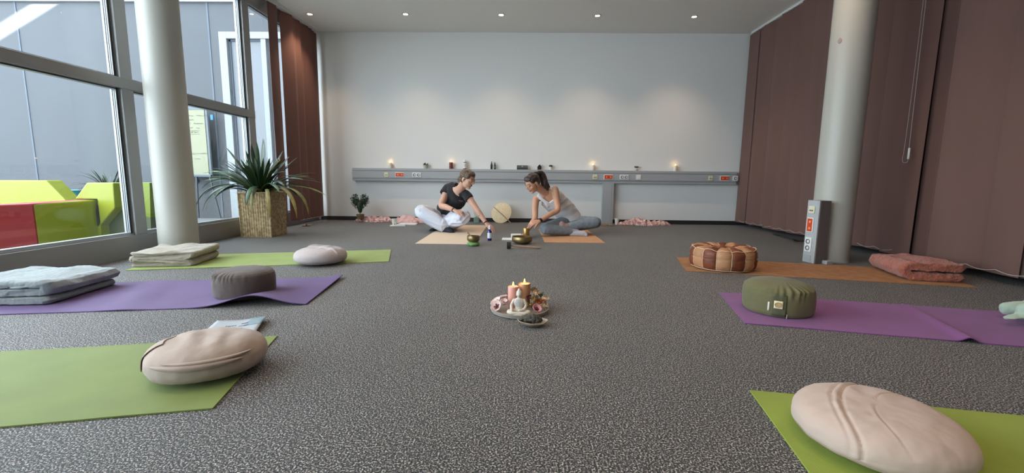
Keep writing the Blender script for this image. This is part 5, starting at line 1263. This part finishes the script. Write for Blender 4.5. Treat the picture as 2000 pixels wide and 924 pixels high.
g = G(); g.lathe([(.018, 0), (.021, .002), (.024, .050), (.022, .052), (.001, .046)], 22); g.build('pot', 'pot_white', t)
g = G(); g.ball((0, 0, .060), (.031, .031, .018), 20, 12)
for k in range(30): a_ = k*2.4; g.ball((.022*cos(a_)*sqrt(k/30)*1.2, .022*sin(a_)*sqrt(k/30)*1.2, .068-.010*k/30), .007, 8, 6)
g.build('foliage', 'dark_leaf', t)
t = thing('potted_succulent', 'tiny bonsai like green plant in a pale pot on the right trunking', 'plant', (sx(1243), SY, SZ))
g = G(); g.lathe([(.014, 0), (.018, .002), (.020, .030), (.018, .031), (.001, .028)], 22); g.build('pot', 'pot_grey', t)
g = G(); g.tube([V3(0, 0, .028), V3(.004, 0, .052)], .004, 8); g.build('stem', 'wood', t)
g = G(); g.ball((-.002, 0, .058), (.037, .028, .012), 20, 10)
for k in range(24): a_ = k*2.4; g.ball((-.002+.028*cos(a_)*sqrt(k/24), .02*sin(a_)*sqrt(k/24), .062), .008, 8, 6)
g.build('foliage', 'dark_leaf', t)

# ================= ALONG THE BACK WALL =================
M['scarf'] = mat('pink_patterned_scarf', (234, 212, 204), .9, var=1, vscale=34, vrgb=(168, 92, 94), sheen=.2); M['scarf_p'] = mat('pink_fleece', (220, 176, 172), .9, var=.12, vscale=20, sheen=.3)
q = fl(722, 437); crumple('scarf', 'pink patterned scarf heaped round the heart shaped plant', 'scarf', (fl(722, 437).x-.02, 6.72, .001), .29, .11, .105, 3, 'scarf', 11)
crumple('scarf', 'pink and cream scarf heaped by the back wall right of the paper cup', 'scarf', (fl(1258, 440).x, 6.72, .001), .385, .11, .125, 9, 'scarf', 12)
crumple('fleece_blanket', 'folded pink fleece behind the knee of the woman in black', 'scarf_p', (fl(797, 437).x, 6.60, .001), .25, .13, .13, 15, 'blanket', 5)
# topiary heart
x_ = fl(703, 433).x; t = thing('topiary_heart', 'heart shaped green topiary in a small brown pot by the back wall', 'plant', (x_+.03, 6.62, .05))
M['pot_brown'] = mat('brown_wicker_pot', (122, 98, 66), .85, bump=.8, bscale=90, bdist=.003); M['box_leaf'] = mat('box_leaf', (48, 70, 36), .6, var=1, vscale=40, vrgb=(30, 46, 28))
g = G(); g.lathe([(.042, 0), (.048, .003), (.060, .07), (.056, .072), (.05, .06), (.001, .06)], 24); g.build('pot', 'pot_brown', t)
g = G(); g.tube([V3(0, 0, .06), V3(0, 0, .17)], .009, 8); g.build('trunk', 'wood', t)
g = G(); rnd = random.Random(2)
def inheart(x, z):
    X = x/.118; Z_ = (z-.235)/.112
    return (X*X+Z_*Z_-1)**3-X*X*Z_**3 < 0 and not (abs(x) < .030 and z > .315-abs(x)*.0) and not (abs(x) < .012 and z > .28)
n_ = 0
while n_ < 760:
    x, z, y = rnd.uniform(-.14, .14), rnd.uniform(.09, .38), rnd.uniform(-.035, .035)
    if not inheart(x, z): continue
    n_ += 1; d = Vector((rnd.gauss(0, 1), rnd.gauss(0, 1), rnd.gauss(.4, 1))).normalized(); s_ = d.orthogonal().normalized()*.0055; p = Vector((x, y, z))
    g.add([p, p+d*.012+s_, p+d*.026, p+d*.012-s_], [(0, 1, 2, 3)])
g.build('foliage', 'box_leaf', t, solid=.001)
g = G(); g.tube([V3(0, 0, .12), V3(0, 0, .22)], [.03, .05], 10, cap='round'); g.ball((-.062, 0, .265), (.045, .026, .05)); g.ball((.062, 0, .265), (.045, .026, .05)); g.build('foliage_core', 'box_leaf', t)
# coins / shells right of it
M['shellw'] = mat('white_shell', (214, 208, 200), .4)
g = G(); g.ball((0, 0, .016), (.034, .024, .015), 20, 10); o = g.build('small_shell', 'shellw'); o.location = (fl(741, 434).x, 6.74, .001); tag(o, 'small white shell on the carpet right of the pink scarf', 'shell')
g = G(); g.tube([V3(-.05, 0, .006), V3(.05, .01, .012)], [.004, .006], 8, cap='round'); o = g.build('small_stick', 'wood'); o.location = (fl(749, 433).x+.02, 6.76, 0); tag(o, 'thin wooden stick by the skirting right of the small shell', 'stick')
# cups
def cup(px, py, r, h, label, m='pot_white'):
    q_ = fl(px, py); t = thing('paper_cup', label, 'cup', (q_.x, q_.y, 0)); g = G()
    g.lathe([(r*.76, 0), (r*.78, .003), (r*.98, h-.004), (r*1.05, h-.003), (r*1.05, h), (r*.96, h), (r*.74, .008), (.001, .008)], 30); g.build('cup', m, t); return t
t = cup(770.5, 440.5, .037, .095, 'white paper cup on a leaflet left of the woman in black')
g = G(); g.box((.008, -.031, .020), (.012, .004, .012)); g.build('printed_mark', 'socket_hole', t, bevel=.001)
cup(1204.5, 438.5, .034, .098, 'white paper cup beside the trunking riser')
def flat(name, px, py, w, d, h, label, m, rz=0, cat='leaflet', z=0):
    q_ = fl(px, py); g = G(); g.box((0, 0, h/2), (w, d, h)); o = g.build(name, m, smooth=False, bevel=min(.002, h*.3)); o.location = (q_.x, q_.y, z); o.rotation_euler = (0, 0, rz); return tag(o, label, cat)
flat('paper_leaflet', 770, 441.2, .13, .16, .003, 'white leaflet lying under the paper cup at left', 'paper', R(12), z=.0002).location.y += .03
bpy.data.objects['paper_cup'].location.z = .0035
flat('paper_stack', 797, 438.5, .26, .20, .014, 'stack of white papers between the cup and the pink fleece', 'paper', R(3))
flat('carton_strip', 784, 441.5, .125, .05, .026, 'small flat white carton in front of the paper stack', 'paper', R(1), 'box')
# rattan hand fan
M['rattan'] = mat('woven_rattan', (250, 238, 206), .8, bump=1, bscale=120, var=1, vscale=60, vrgb=(238, 218, 174), bdist=.003)
q = V3(at(980, 420, 6.80).x, 6.80)
zc_f = at(980, 418, 6.82).z; rF = .155
t = thing('hand_fan', 'round woven straw hand fan leaning against the back wall', 'fan', (q.x, 6.72, 0))
Mf = Matrix.Translation((0, .05, rF*.97)) @ Matrix.Rotation(R(-15), 4, 'X')
g = G(); n = 64; vs = []; 
def fr(a): return rF*(1+.05*cos(2*(a-R(60)))+.05*cos(a-R(130)))
for rr, dz in ((0.001, .004), (.5, .004), (.94, .003), (1, 0)):
    for i in range(n): a = 2*pi*i/n; r_ = fr(a)*rr; vs.append(Mf @ Vector((cos(a)*r_, -dz, sin(a)*r_)))
fs = [(j*n+i, j*n+(i+1) % n, (j+1)*n+(i+1) % n, (j+1)*n+i) for j in range(3) for i in range(n)]
g.add(vs, fs); g.build('weave', 'rattan', t, solid=.006, angle=180)
g = G(); g.tube([Mf @ Vector((cos(2*pi*i/64)*fr(2*pi*i/64), 0, sin(2*pi*i/64)*fr(2*pi*i/64))) for i in range(65)], .005, 8); g.build('rim', 'rattan', t)
g = G(); g.tube([Mf @ Vector((-.125, -.010, .095)), Mf @ Vector((.02, -.012, -.030)), Vector((.145, -.055, .010))], [.004, .006, .007], 10, cap='round'); g.build('handle', 'wood', t)
# sage green diffuser with sticks
M['sage_cup'] = mat('sage_green_holder', (128, 152, 136), .5)
q_ = fl(931.5, 435); t = thing('reed_diffuser', 'small sage green square reed diffuser by the back wall', 'diffuser', (q_.x, 6.72, 0))
g = G(); g.box((0, 0, .045), (.085, .085, .09)); g.box((0, 0, .095), (.035, .035, .012)); g.build('vessel', 'sage_cup', t, smooth=False, bevel=.006)
for k in range(3): g = G(); g.tube([V3(-.005+.005*k, 0, .07), V3(-.045+.02*k, .006*k, .165)], .0022, 6); g.build('reed', 'wood', t)
# thin wooden sticks / incense beside the riser
flat('incense_box', 1183, 440.5, .24, .05, .018, 'flat brown incense box lying before the trunking riser', 'wood', R(2), 'box').location.y -= .05
g = G(); g.tube([V3(-.16, .02, .024), V3(.10, .01, .024)], .005, 6, cap='round'); o = g.build('incense_stick', 'wood'); o.location = (fl(1183, 440.5).x-.05, fl(1183, 440.5).y-.06, .0); tag(o, 'thin incense stick resting on the brown incense box', 'incense')
flat('paper_cover', 1191, 441, .05, .03, .003, 'small pale paper scrap on the incense box', 'paper', R(5), 'paper', z=.0185).location.y -= .05
# round ornament at the left by the blind
M['terracotta'] = mat('copper_dish', (186, 138, 112), .5, .3)
q_ = fl(598.5, 441.5); t = thing('small_dish', 'small round copper coloured dish on the carpet below the left blind', 'dish', (q_.x, q_.y, 0))
g = G(); g.lathe([(.03, 0), (.045, .002), (.062, .012), (.064, .015), (.060, .014), (.02, .007), (.001, .007)], 32); g.build('dish', 'terracotta', t); g = G(); g.ball((0, 0, .018), (.012, .012, .012)); g.build('knob', 'petal_core', t)
